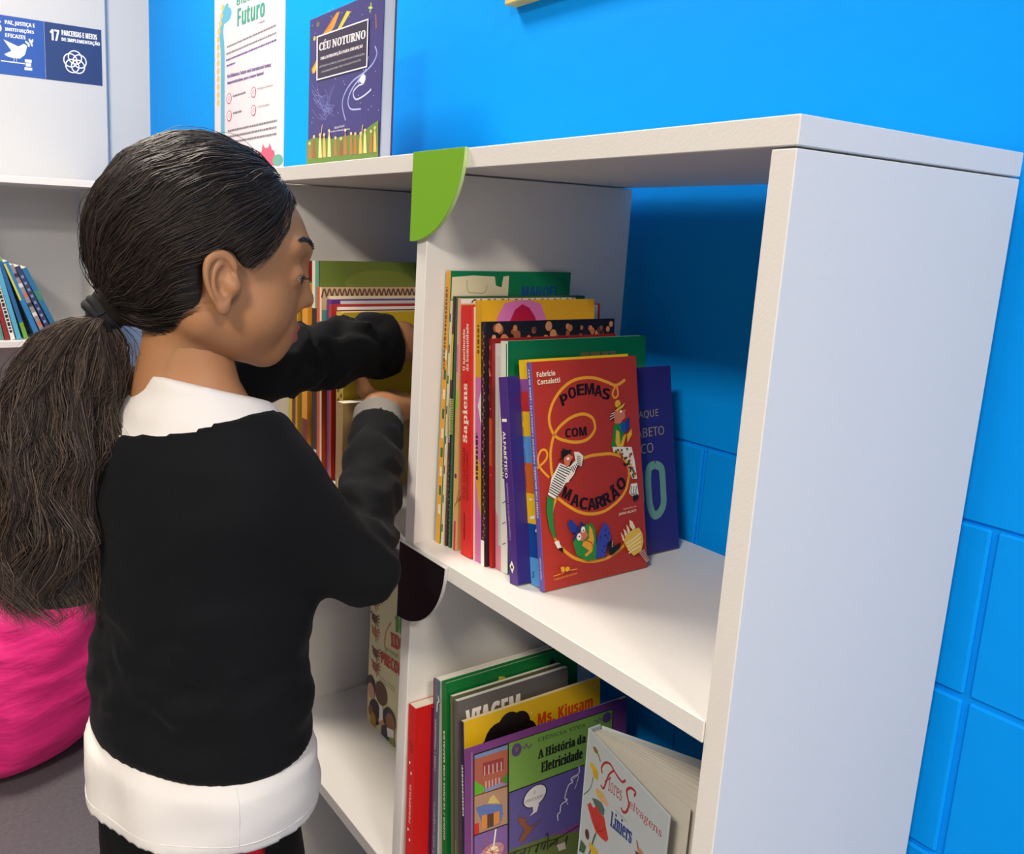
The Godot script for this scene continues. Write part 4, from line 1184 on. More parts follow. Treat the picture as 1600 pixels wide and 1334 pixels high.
func art_electricity(k: Ink) -> void:
	k.p([-10.2, 230.4, 226.2, 225.7, 232.7, -10.2, -10.3, 25.5], rgb(120, 60, 128))
	k.p([2.2, 220.7, 216.4, 216.0, 217.9, -21.0, 2.4, 42.3], rgb(30, 22, 28))
	k.p([51.9, 218.7, 214.9, 214.8, 214.4, 156.2, 52.3, 159.9], rgb(118, 160, 72))
	k.p([52.9, 158.2, 172.3, 156.0, 215.5, 154.2, 217.9, -21.0, 53.8, 21.3], rgb(96, 86, 150))
	k.p([52.8, 88.2, 90.2, 86.6, 128.2, 83.7, 159.7, 85.0, 216.3, 81.4, 219.0, -21.4, 53.3, 21.5], rgb(132, 74, 140))
	k.p([52.8, 88.2, 109.0, 85.1, 147.9, 76.6, 216.7, 65.0, 219.0, -21.4, 53.3, 21.5], rgb(104, 120, 62))
	k.p([3.4, 219.2, 50.1, 217.8, 49.9, 168.8, 3.4, 171.7], rgb(176, 96, 76))
	k.p([3.4, 171.0, 50.0, 167.6, 50.3, 122.8, 3.5, 125.5], rgb(180, 142, 112))
	k.p([3.5, 124.0, 50.3, 121.3, 50.7, 60.4, 3.6, 56.6], rgb(130, 96, 160))
	k.p([3.4, 219.2, 50.1, 217.8, 50.2, 212.7, 3.4, 214.6], rgb(120, 140, 180))
	k.p([14.8, 206.8, 44.1, 204.3, 44.2, 190.4, 14.9, 192.4], rgb(150, 60, 60))
	k.s([17.4, 202.4, 17.4, 191.6], 1.4, rgb(220, 190, 190))
	k.s([19.1, 183.9, 19.2, 175.2], 1.0, rgb(225, 215, 225))
	k.s([23.2, 201.9, 23.2, 191.1], 1.4, rgb(220, 190, 190))
	k.s([23.8, 183.5, 23.8, 174.8], 1.0, rgb(225, 215, 225))
	k.s([29.0, 201.4, 29.1, 190.5], 1.4, rgb(220, 190, 190))
	k.s([28.4, 183.2, 28.4, 174.5], 1.0, rgb(225, 215, 225))
	k.s([34.9, 200.9, 34.9, 190.0], 1.4, rgb(220, 190, 190))
	k.s([33.1, 182.9, 33.1, 174.1], 1.0, rgb(225, 215, 225))
	k.s([40.8, 200.4, 40.9, 189.4], 1.4, rgb(220, 190, 190))
	k.s([37.8, 182.5, 37.8, 173.8], 1.0, rgb(225, 215, 225))
	k.p([3.4, 189.7, 17.5, 177.2, 14.9, 172.2, 3.4, 172.4], rgb(90, 180, 40))
	k.p([40.8, 178.4, 49.8, 184.2, 49.9, 171.0], rgb(70, 140, 50))
	k.p([16.6, 174.6, 40.8, 175.4, 49.9, 171.0, 18.3, 171.1], rgb(130, 150, 190))
	k.p([4.8, 156.9, 16.7, 157.2, 42.7, 148.4, 43.6, 136.2, 39.3, 125.9, 15.0, 127.2, 12.4, 139.7], rgb(100, 118, 180))
	k.p([13.3, 145.3, 21.0, 144.1, 21.0, 127.2, 13.3, 127.8], rgb(220, 140, 60))
	k.p([30.1, 142.4, 38.3, 142.5, 38.4, 127.7, 30.2, 126.9], rgb(220, 140, 60))
	k.p([21.0, 144.1, 30.1, 142.4, 30.2, 126.9, 21.0, 127.2], rgb(90, 60, 50))
	k.p([3.5, 138.5, 9.1, 138.0, 9.9, 125.3, 3.5, 125.5], rgb(210, 40, 34))
	k.p([25.2, 163.0, 30.4, 164.2, 39.2, 151.0, 21.8, 156.9], rgb(210, 190, 120))
	k.oval(0.0281, 0.0959, 0.0169, 0.0104, rgb(200, 140, 150), 0)
	k.oval(0.0281, 0.0959, 0.0093, 0.0067, rgb(245, 230, 190), 0)
	k.s([28.1, 95.9, 51.0, 87.4], 0.9, rgb(190, 90, 90))
	k.s([28.1, 95.9, 45.6, 78.8], 0.9, rgb(190, 90, 90))
	k.s([28.1, 95.9, 32.0, 78.4], 0.9, rgb(190, 90, 90))
	k.s([28.1, 95.9, 16.8, 86.2], 0.9, rgb(190, 90, 90))
	k.s([28.1, 95.9, 7.0, 98.4], 0.9, rgb(190, 90, 90))
	k.s([28.1, 95.9, 7.1, 109.4], 0.9, rgb(190, 90, 90))
	k.s([28.1, 95.9, 17.0, 114.1], 0.9, rgb(190, 90, 90))
	k.s([28.1, 95.9, 32.2, 110.4], 0.9, rgb(190, 90, 90))
	k.s([28.1, 95.9, 45.8, 99.7], 0.9, rgb(190, 90, 90))
	k.s([33.2, 122.2, 29.3, 98.5], 2.2, rgb(245, 240, 230))
	k.oval(0.0626, 0.2082, 0.0071, 0.0077, rgb(90, 66, 120), 0)
	k.text("V", 0.0603, 0.2059, 0.0050, 0.0056, rgb(118, 160, 72), -0.008, "Droid Sans", 0, 0)
	k.oval(0.2047, 0.2074, 0.0074, 0.0063, rgb(90, 66, 120), 0)
	k.s([70.7, 210.2, 74.3, 206.2, 77.0, 211.3, 79.7, 205.3, 86.1, 208.6], 1.0, rgb(120, 60, 128))
	k.s([183.3, 207.9, 186.3, 209.4, 189.4, 205.4, 192.3, 210.8, 195.5, 206.0], 1.0, rgb(120, 60, 128))
	k.text("CIÊNCIA VIVA", 0.0944, 0.2084, 0.0749, 0.0055, rgb(70, 100, 50), -0.032, "Droid Serif", 0, 0)
	k.text("A História da", 0.0946, 0.1872, 0.0751, 0.0117, rgb(30, 22, 28), -0.020, "Droid Serif", 6, 0)
	k.text("Eletricidade", 0.0995, 0.1688, 0.0650, 0.0133, rgb(30, 22, 28), -0.028, "Droid Serif", 6, 0)
	k.oval(0.0905, 0.1430, 0.0182, 0.0130, rgb(30, 22, 28), 0.2)
	k.oval(0.0905, 0.1430, 0.0170, 0.0121, rgb(225, 220, 222), 0.2)
	k.p([86.9, 133.4, 97.1, 131.4, 93.5, 122.8, 82.5, 120.5, 87.9, 124.7], rgb(225, 220, 222))
	k.text("É", 0.0886, 0.1464, 0.0024, 0.0033, rgb(30, 22, 28), -0.080, "Droid Serif", 0, 0)
	k.text("CHOCANTE!", 0.0759, 0.1389, 0.0287, 0.0033, rgb(30, 22, 28), -0.040, "Droid Serif", 0, 0)
	k.s([159.2, 158.2, 159.4, 149.5, 146.6, 146.6, 149.7, 141.0, 142.9, 139.3, 137.2, 125.6, 141.2, 121.2, 131.5, 118.2, 129.7, 109.6, 125.9, 107.8, 127.0, 99.6], 1.6, rgb(220, 215, 235))
	k.s([147.7, 143.9, 158.5, 146.7, 155.7, 136.7, 152.8, 131.4], 1.0, rgb(220, 215, 235))
	k.s([137.2, 125.6, 142.3, 114.6], 0.9, rgb(220, 215, 235))
	k.p([65.1, 125.8, 77.0, 119.4, 78.9, 112.0, 86.3, 106.3, 103.0, 111.1, 88.2, 104.1, 71.7, 91.8, 66.3, 95.3, 75.3, 107.2, 67.0, 116.1], rgb(140, 84, 58))
	k.s([52.8, 85.2, 75.5, 82.8, 109.1, 79.7, 128.3, 77.4, 159.7, 81.9], 1.2, rgb(60, 50, 40))
	k.s([107.1, 88.1, 110.9, 88.3, 110.2, 68.5], 1.2, rgb(60, 50, 40))
	k.p([124.6, 69.4, 138.2, 68.3, 140.3, 58.9, 128.6, 60.1], rgb(200, 190, 180))
	k.s([115.0, 71.4, 118.4, 74.4], 1.3, rgb(40, 42, 40))
	k.s([163.1, 67.9, 166.7, 70.9], 1.3, rgb(40, 42, 40))
	k.s([70.8, 78.8, 74.0, 79.4], 1.3, rgb(40, 42, 40))
	k.s([188.3, 61.5, 191.9, 67.8], 1.3, rgb(40, 42, 40))
	k.s([75.0, 82.1, 78.3, 82.8], 1.3, rgb(40, 42, 40))
	k.s([103.5, 71.6, 106.8, 77.9], 1.3, rgb(40, 42, 40))
	k.s([119.5, 72.1, 122.9, 76.5], 1.3, rgb(40, 42, 40))
	k.s([91.1, 72.9, 94.4, 76.6], 1.3, rgb(40, 42, 40))
	k.s([104.1, 70.5, 107.4, 78.7], 1.3, rgb(40, 42, 40))
	k.s([93.8, 78.0, 97.1, 79.3], 1.3, rgb(40, 42, 40))
	k.s([73.4, 73.4, 76.6, 81.7], 1.3, rgb(40, 42, 40))
	k.s([138.6, 65.3, 142.0, 74.6], 1.3, rgb(40, 42, 40))
	k.s([116.4, 73.5, 119.9, 74.2], 1.3, rgb(40, 42, 40))
	k.s([138.6, 69.0, 142.0, 75.7], 1.3, rgb(40, 42, 40))
	k.s([61.2, 81.9, 64.5, 85.7], 1.3, rgb(40, 42, 40))
	k.s([92.7, 71.4, 95.9, 80.3], 1.3, rgb(40, 42, 40))
	k.s([66.9, 80.8, 70.2, 79.1], 1.3, rgb(40, 42, 40))
	k.s([112.2, 71.0, 115.6, 75.8], 1.3, rgb(40, 42, 40))
	k.s([80.4, 74.8, 83.7, 81.2], 1.3, rgb(40, 42, 40))
	k.s([160.8, 64.3, 164.3, 69.7], 1.3, rgb(40, 42, 40))
	k.s([158.5, 66.0, 162.1, 69.9], 1.3, rgb(40, 42, 40))
	k.s([57.4, 79.6, 60.6, 85.2], 1.3, rgb(40, 42, 40))
	k.s([159.6, 71.8, 163.2, 73.5], 1.3, rgb(40, 42, 40))
	k.s([99.4, 73.9, 102.7, 80.6], 1.3, rgb(40, 42, 40))
	k.s([122.9, 69.0, 126.2, 77.9], 1.3, rgb(40, 42, 40))
	k.s([169.6, 64.2, 173.1, 71.9], 1.3, rgb(40, 42, 40))

func art_wildflowers(k: Ink) -> void:
	k.s([32.8, 217.2, 30.5, 222.5, 35.8, 231.5, 45.3, 236.6, 54.8, 233.9, 64.1, 231.8, 70.8, 232.6, 75.2, 237.9], 2.6, rgb(176, 44, 52))
	k.s([52.9, 233.8, 45.3, 223.8, 41.1, 211.2, 37.3, 201.8, 31.9, 202.4], 2.4, rgb(176, 44, 52))
	k.s([38.9, 211.5, 49.5, 223.0], 1.4, rgb(176, 44, 52))
	k.text("lores", 0.0461, 0.2058, 0.0258, 0.0164, rgb(176, 44, 52), 0.186, "Droid Serif", 0, 0.2)
	k.s([91.9, 231.0, 93.7, 236.9, 85.5, 235.9, 79.1, 229.0, 80.9, 223.3, 84.8, 216.6, 81.8, 206.1, 75.7, 201.7, 72.4, 204.1], 2.8, rgb(176, 44, 52))
	k.text("elvagens", 0.0847, 0.2118, 0.0555, 0.0117, rgb(176, 44, 52), 0.109, "Droid Serif", 0, 0.2)
	k.text("Liniers", 0.0561, 0.1708, 0.0393, 0.0184, rgb(44, 70, 140), 0.193, "Droid Serif", 6, 0.2)
	k.text("uma história de", 0.0633, 0.1932, 0.0213, 0.0022, rgb(110, 120, 120), 0.108, "Droid Sans", 0, 0)
	k.oval(0.0162, 0.2342, 0.0051, 0.0030, rgb(150, 110, 50), 0)
	k.s([19.4, 234.4, 24.3, 230.8, 27.6, 227.4], 2.2, rgb(140, 110, 40))
	k.oval(0.0165, 0.2119, 0.0090, 0.0039, rgb(226, 184, 40), 0)
	k.oval(0.0205, 0.2070, 0.0061, 0.0046, rgb(214, 170, 36), 0)
	k.s([16.5, 201.8, 12.9, 185.4, 0.8, 168.7], 1.0, rgb(90, 104, 84))
	k.oval(0.0348, 0.1907, 0.0116, 0.0052, rgb(222, 180, 90), 0)
	k.oval(0.0439, 0.1903, 0.0059, 0.0036, rgb(226, 176, 140), 0)
	k.p([17.6, 176.6, 27.7, 181.9, 36.8, 184.7, 43.7, 180.9, 43.0, 172.3, 34.8, 170.7, 26.0, 171.8], rgb(92, 112, 104))
	k.p([9.7, 162.7, 15.4, 169.6, 21.3, 167.2, 28.9, 173.9, 34.8, 170.7, 44.1, 171.9, 48.4, 164.5, 55.3, 153.5, 51.1, 147.2, 40.9, 145.0, 31.4, 144.1, 21.6, 150.8], rgb(206, 66, 50))
	k.s([15.7, 167.0, 23.7, 158.7, 30.9, 147.5], 0.8, rgb(150, 36, 34))
	k.s([26.3, 169.6, 30.9, 161.5, 32.8, 149.0], 0.8, rgb(150, 36, 34))
	k.s([36.1, 169.1, 36.6, 159.4, 34.0, 148.6], 0.8, rgb(150, 36, 34))
	k.s([46.9, 160.8, 41.8, 153.2, 35.1, 148.2], 0.8, rgb(150, 36, 34))
	k.s([31.6, 143.0, 26.5, 126.3, 21.7, 100.4, 23.1, 62.1], 2.4, rgb(86, 104, 62))
	k.oval(0.0149, 0.1290, 0.0045, 0.0059, rgb(92, 60, 56), 0)
	k.oval(0.0307, 0.1205, 0.0113, 0.0051, rgb(222, 180, 40), 0)
	k.p([3.6, 113.8, 15.1, 113.5, 12.3, 102.2, 1.5, 97.6], rgb(80, 104, 70))
	k.s([104.0, 189.7, 108.1, 181.2], 2.2, rgb(150, 100, 80))
	k.oval(0.1119, 0.1806, 0.0057, 0.0048, rgb(200, 140, 110), 0)
	k.p([102.3, 177.2, 112.0, 179.5, 110.1, 168.7], rgb(70, 50, 50))

func art_night_sky(k: Ink) -> void:
	k.p([13.3, 184.1, 10.4, 192.0, 37.6, 209.5, 31.5, 233.6, 60.5, 247.6, 102.0, 268.8, 113.5, 268.7, 93.9, 248.2, 61.4, 228.9, 43.1, 200.4, 23.6, 183.9], rgb(222, 150, 40))
	k.p([138.4, 265.2, 151.8, 261.7, 117.4, 240.2, 99.1, 237.2], rgb(206, 196, 50))
	k.s([18.4, 186.7, 33.1, 199.6], 4, rgb(226, 214, 50))
	k.s([88.5, 261.2, 65.4, 246.8], 3, rgb(222, 100, 50))
	k.s([218.6, 262.6, 215.5, 248.3], 4, rgb(150, 180, 70))
	k.s([210.9, 256.6, 223.1, 254.3], 3, rgb(190, 210, 110))
	k.s([233.8, 243.1, 237.1, 222.2], 4, rgb(150, 90, 80))
	k.oval(0.0326, 0.2627, 0.0061, 0.0042, rgb(110, 110, 60), 0)
	k.oval(0.0200, 0.2417, 0.0052, 0.0038, rgb(200, 190, 60), 0)
	k.s([234.9, 196.5, 241.7, 184.2, 228.6, 171.0, 200.5, 161.3, 162.6, 152.3, 136.8, 135.2, 131.0, 117.5, 143.7, 94.0], 3, rgb(150, 160, 220))
	k.s([215.6, 184.2, 204.6, 162.7, 167.5, 143.8, 150.9, 125.7, 160.6, 110.6, 195.5, 107.3], 2.6, rgb(170, 180, 230))
	k.s([184.5, 147.7, 196.5, 158.0, 207.2, 154.7, 201.5, 145.7, 184.7, 143.8, 167.9, 135.8, 177.3, 123.9, 202.7, 126.2, 227.0, 133.2], 2.6, rgb(200, 205, 240))
	k.oval(0.1977, 0.1524, 0.0085, 0.0059, rgb(238, 234, 236), 0)
	k.s([63.0, 110.7, 71.4, 100.4, 44.0, 112.4, 51.0, 111.0], 0.7, rgb(130, 135, 205))
	k.s([85.1, 155.0, 80.0, 110.1, 70.9, 141.9, 29.3, 131.7], 0.7, rgb(130, 135, 205))
	k.s([11.6, 166.9, 89.3, 109.7, 11.6, 158.2, 76.4, 105.4], 0.7, rgb(130, 135, 205))
	k.s([79.9, 112.7, 18.8, 141.5, 98.0, 112.6, 29.7, 153.3], 0.7, rgb(130, 135, 205))
	k.s([96.3, 114.0, 52.5, 103.2, 101.0, 156.2, 63.7, 109.4], 0.7, rgb(130, 135, 205))
	k.s([68.8, 106.8, 64.4, 110.7, 72.2, 113.2, 13.8, 152.4], 0.7, rgb(130, 135, 205))
	k.s([71.2, 125.6, 103.8, 121.2, 66.2, 118.9, 41.5, 140.2], 0.7, rgb(130, 135, 205))
	k.s([64.5, 152.7, 77.3, 134.3, 51.9, 103.8, 16.2, 122.8], 0.7, rgb(130, 135, 205))
	k.s([70.5, 137.6, 26.1, 145.2, 35.8, 128.4, 102.2, 104.8], 0.7, rgb(130, 135, 205))
	k.s([71.1, 121.0, 96.2, 117.9, 58.7, 117.1, 32.3, 167.2], 0.7, rgb(130, 135, 205))
	k.oval(0.0256, 0.1954, 0.0016, 0.0009, rgb(180, 180, 225), 0)
	k.oval(0.1339, 0.1568, 0.0014, 0.0008, rgb(180, 180, 225), 0)
	k.oval(0.1480, 0.2552, 0.0013, 0.0008, rgb(180, 180, 225), 0)
	k.oval(0.1073, 0.2062, 0.0014, 0.0008, rgb(180, 180, 225), 0)
	k.oval(0.0940, 0.1822, 0.0014, 0.0008, rgb(180, 180, 225), 0)
	k.oval(0.1426, 0.1737, 0.0014, 0.0008, rgb(180, 180, 225), 0)
	k.oval(0.1851, 0.1907, 0.0013, 0.0008, rgb(180, 180, 225), 0)
	k.oval(0.1537, 0.2610, 0.0013, 0.0008, rgb(180, 180, 225), 0)
	k.oval(0.1169, 0.1080, 0.0014, 0.0008, rgb(180, 180, 225), 0)
	k.oval(0.2292, 0.1080, 0.0012, 0.0008, rgb(180, 180, 225), 0)
	k.oval(0.0870, 0.2640, 0.0014, 0.0008, rgb(180, 180, 225), 0)
	k.oval(0.0900, 0.2779, 0.0014, 0.0008, rgb(180, 180, 225), 0)
	k.oval(0.0206, 0.1087, 0.0016, 0.0009, rgb(180, 180, 225), 0)
	k.oval(0.2012, 0.1659, 0.0013, 0.0008, rgb(180, 180, 225), 0)
	k.oval(0.2528, 0.1000, 0.0012, 0.0008, rgb(180, 180, 225), 0)
	k.oval(0.0230, 0.2499, 0.0016, 0.0008, rgb(180, 180, 225), 0)
	k.oval(0.2206, 0.1039, 0.0012, 0.0008, rgb(180, 180, 225), 0)
	k.oval(0.1268, 0.2318, 0.0014, 0.0008, rgb(180, 180, 225), 0)
	k.oval(0.1927, 0.2496, 0.0013, 0.0008, rgb(180, 180, 225), 0)
	k.oval(0.0473, 0.2306, 0.0015, 0.0008, rgb(180, 180, 225), 0)
	k.oval(0.0171, 0.1006, 0.0016, 0.0009, rgb(180, 180, 225), 0)
	k.oval(0.1661, 0.1907, 0.0013, 0.0008, rgb(180, 180, 225), 0)
	k.oval(0.1162, 0.1799, 0.0014, 0.0008, rgb(180, 180, 225), 0)
	k.oval(0.1947, 0.1164, 0.0013, 0.0008, rgb(180, 180, 225), 0)
	k.oval(0.1202, 0.1856, 0.0014, 0.0008, rgb(180, 180, 225), 0)
	k.oval(0.0761, 0.2766, 0.0015, 0.0008, rgb(180, 180, 225), 0)
	k.oval(0.0307, 0.2032, 0.0015, 0.0009, rgb(180, 180, 225), 0)
	k.oval(0.1048, 0.1641, 0.0014, 0.0008, rgb(180, 180, 225), 0)
	k.oval(0.2269, 0.1346, 0.0012, 0.0008, rgb(180, 180, 225), 0)
	k.oval(0.0117, 0.2641, 0.0016, 0.0009, rgb(180, 180, 225), 0)
	k.oval(0.0381, 0.1542, 0.0015, 0.0009, rgb(180, 180, 225), 0)
	k.oval(0.1036, 0.1742, 0.0014, 0.0008, rgb(180, 180, 225), 0)
	k.oval(0.2368, 0.1231, 0.0012, 0.0008, rgb(180, 180, 225), 0)
	k.oval(0.1225, 0.2652, 0.0014, 0.0008, rgb(180, 180, 225), 0)
	k.oval(0.1390, 0.1512, 0.0014, 0.0008, rgb(180, 180, 225), 0)
	k.oval(0.0250, 0.2430, 0.0015, 0.0008, rgb(180, 180, 225), 0)
	k.oval(0.0455, 0.1851, 0.0015, 0.0008, rgb(180, 180, 225), 0)
	k.oval(0.2402, 0.1589, 0.0012, 0.0008, rgb(180, 180, 225), 0)
	k.oval(0.1878, 0.1288, 0.0013, 0.0008, rgb(180, 180, 225), 0)
	k.oval(0.0840, 0.2668, 0.0014, 0.0008, rgb(180, 180, 225), 0)
	k.p([-2.8, 70.8, 28.6, 74.2, 98.6, 67.3, 145.1, 69.3, 197.9, 67.6, 230.6, 78.9, 254.3, 84.7, 258.5, 22.9, -0.9, 25.9], rgb(98, 132, 52))
	k.p([3.6, 39.1, 4.8, 60.0, 9.4, 65.5, 14.4, 59.4, 17.9, 38.5], rgb(168, 112, 60))
	k.oval(0.0094, 0.0655, 0.0048, 0.0029, rgb(228, 190, 130), 0)
	k.p([22.1, 39.1, 23.0, 66.4, 27.3, 75.8, 32.4, 65.8, 36.2, 38.4], rgb(150, 84, 50))
	k.oval(0.0273, 0.0758, 0.0047, 0.0029, rgb(228, 190, 130), 0)
	k.p([46.4, 38.8, 47.1, 67.2, 51.2, 77.3, 56.2, 66.6, 60.1, 38.1], rgb(230, 208, 140))
	k.oval(0.0512, 0.0773, 0.0046, 0.0028, rgb(228, 190, 130), 0)
	k.s([53.6, 70.2, 59.4, 94.0], 2.0, rgb(228, 190, 130))
	k.p([62.9, 38.9, 63.5, 66.5, 67.5, 76.3, 72.5, 65.9, 76.3, 38.2], rgb(214, 176, 90))
	k.oval(0.0675, 0.0763, 0.0045, 0.0028, rgb(228, 190, 130), 0)
	k.p([82.4, 38.8, 82.8, 69.7, 86.5, 81.5, 91.5, 69.1, 95.5, 38.1], rgb(230, 208, 140))
	k.oval(0.0865, 0.0815, 0.0044, 0.0028, rgb(228, 190, 130), 0)
	k.p([106.1, 38.4, 106.8, 61.1, 110.7, 68.2, 115.3, 60.6, 118.9, 37.8], rgb(168, 112, 60))
	k.oval(0.1107, 0.0682, 0.0043, 0.0027, rgb(228, 190, 130), 0)
	k.p([126.3, 38.2, 127.0, 59.5, 130.8, 65.8, 135.3, 59.0, 138.8, 37.6], rgb(150, 84, 50))
	k.oval(0.1308, 0.0658, 0.0042, 0.0027, rgb(228, 190, 130), 0)
	k.p([142.5, 38.2, 142.7, 67.1, 146.2, 78.0, 150.9, 66.6, 154.8, 37.6], rgb(168, 112, 60))
	k.oval(0.1462, 0.0780, 0.0041, 0.0027, rgb(228, 190, 130), 0)
	k.p([162.9, 38.0, 163.2, 62.6, 166.7, 71.0, 171.2, 62.1, 174.9, 37.4], rgb(168, 112, 60))
	k.oval(0.1667, 0.0710, 0.0040, 0.0026, rgb(228, 190, 130), 0)
	k.p([177.4, 38.0, 177.7, 61.8, 181.2, 69.7, 185.6, 61.3, 189.2, 37.4], rgb(168, 112, 60))
	k.oval(0.1812, 0.0697, 0.0039, 0.0026, rgb(228, 190, 130), 0)
	k.p([195.3, 37.9, 195.6, 61.3, 199.0, 69.2, 203.3, 60.8, 206.9, 37.3], rgb(214, 176, 90))
	k.oval(0.1990, 0.0692, 0.0038, 0.0026, rgb(228, 190, 130), 0)
	k.s([201.0, 63.7, 205.8, 82.0], 2.0, rgb(228, 190, 130))
	k.p([210.0, 37.9, 210.0, 63.7, 213.2, 72.9, 217.6, 63.2, 221.3, 37.3], rgb(230, 208, 140))
	k.oval(0.2132, 0.0729, 0.0038, 0.0026, rgb(228, 190, 130), 0)
	k.p([229.7, 37.6, 229.8, 61.6, 232.9, 69.8, 237.1, 61.1, 240.7, 37.0], rgb(168, 112, 60))
	k.oval(0.2329, 0.0698, 0.0037, 0.0025, rgb(228, 190, 130), 0)
	k.p([242.3, 37.7, 242.2, 64.4, 245.1, 74.2, 249.4, 63.8, 253.2, 37.1], rgb(214, 176, 90))
	k.oval(0.2451, 0.0742, 0.0036, 0.0025, rgb(228, 190, 130), 0)
	k.p([31.0, 243.1, 214.0, 240.1, 214.6, 168.2, 33.5, 169.8], rgb(238, 234, 236))
	k.p([35.7, 240.7, 210.9, 238.2, 211.5, 170.3, 37.9, 171.9], rgb(44, 36, 66))
	k.text("CÉU NOTURNO", 0.0423, 0.2173, 0.1634, 0.0164, rgb(238, 234, 236), -0.030, "Droid Serif", 6, 0)
	k.text("UMA INTRODUÇÃO PARA CRIANÇAS", 0.0481, 0.2001, 0.1501, 0.0074, rgb(238, 234, 236), -0.010, "Droid Serif", 6, 0)
	k.text("A HISTÓRIA DAS ESTRELAS, DOS PLANETAS E DAS CONSTELAÇÕES", 0.0421, 0.1889, 0.1630, 0.0042, rgb(214, 210, 220), -0.010, "Droid Serif", 0, 0)
	k.text("E INFORMAÇÕES SOBRE COMO LOCALIZÁ-LOS NO CÉU", 0.0531, 0.1791, 0.1400, 0.0042, rgb(214, 210, 220), 0.005, "Droid Serif", 0, 0)
	k.text("Michael Driscoll", 0.1073, 0.0828, 0.0361, 0.0038, rgb(238, 234, 236), 0.026, "Droid Serif", 0, 0)
	k.text("Ilustrado por Meredith Hamilton", 0.0885, 0.0775, 0.0741, 0.0038, rgb(238, 234, 236), -0.012, "Droid Serif", 0, 0)
# ideias at [-0.7494  0.5331  0.162 ]

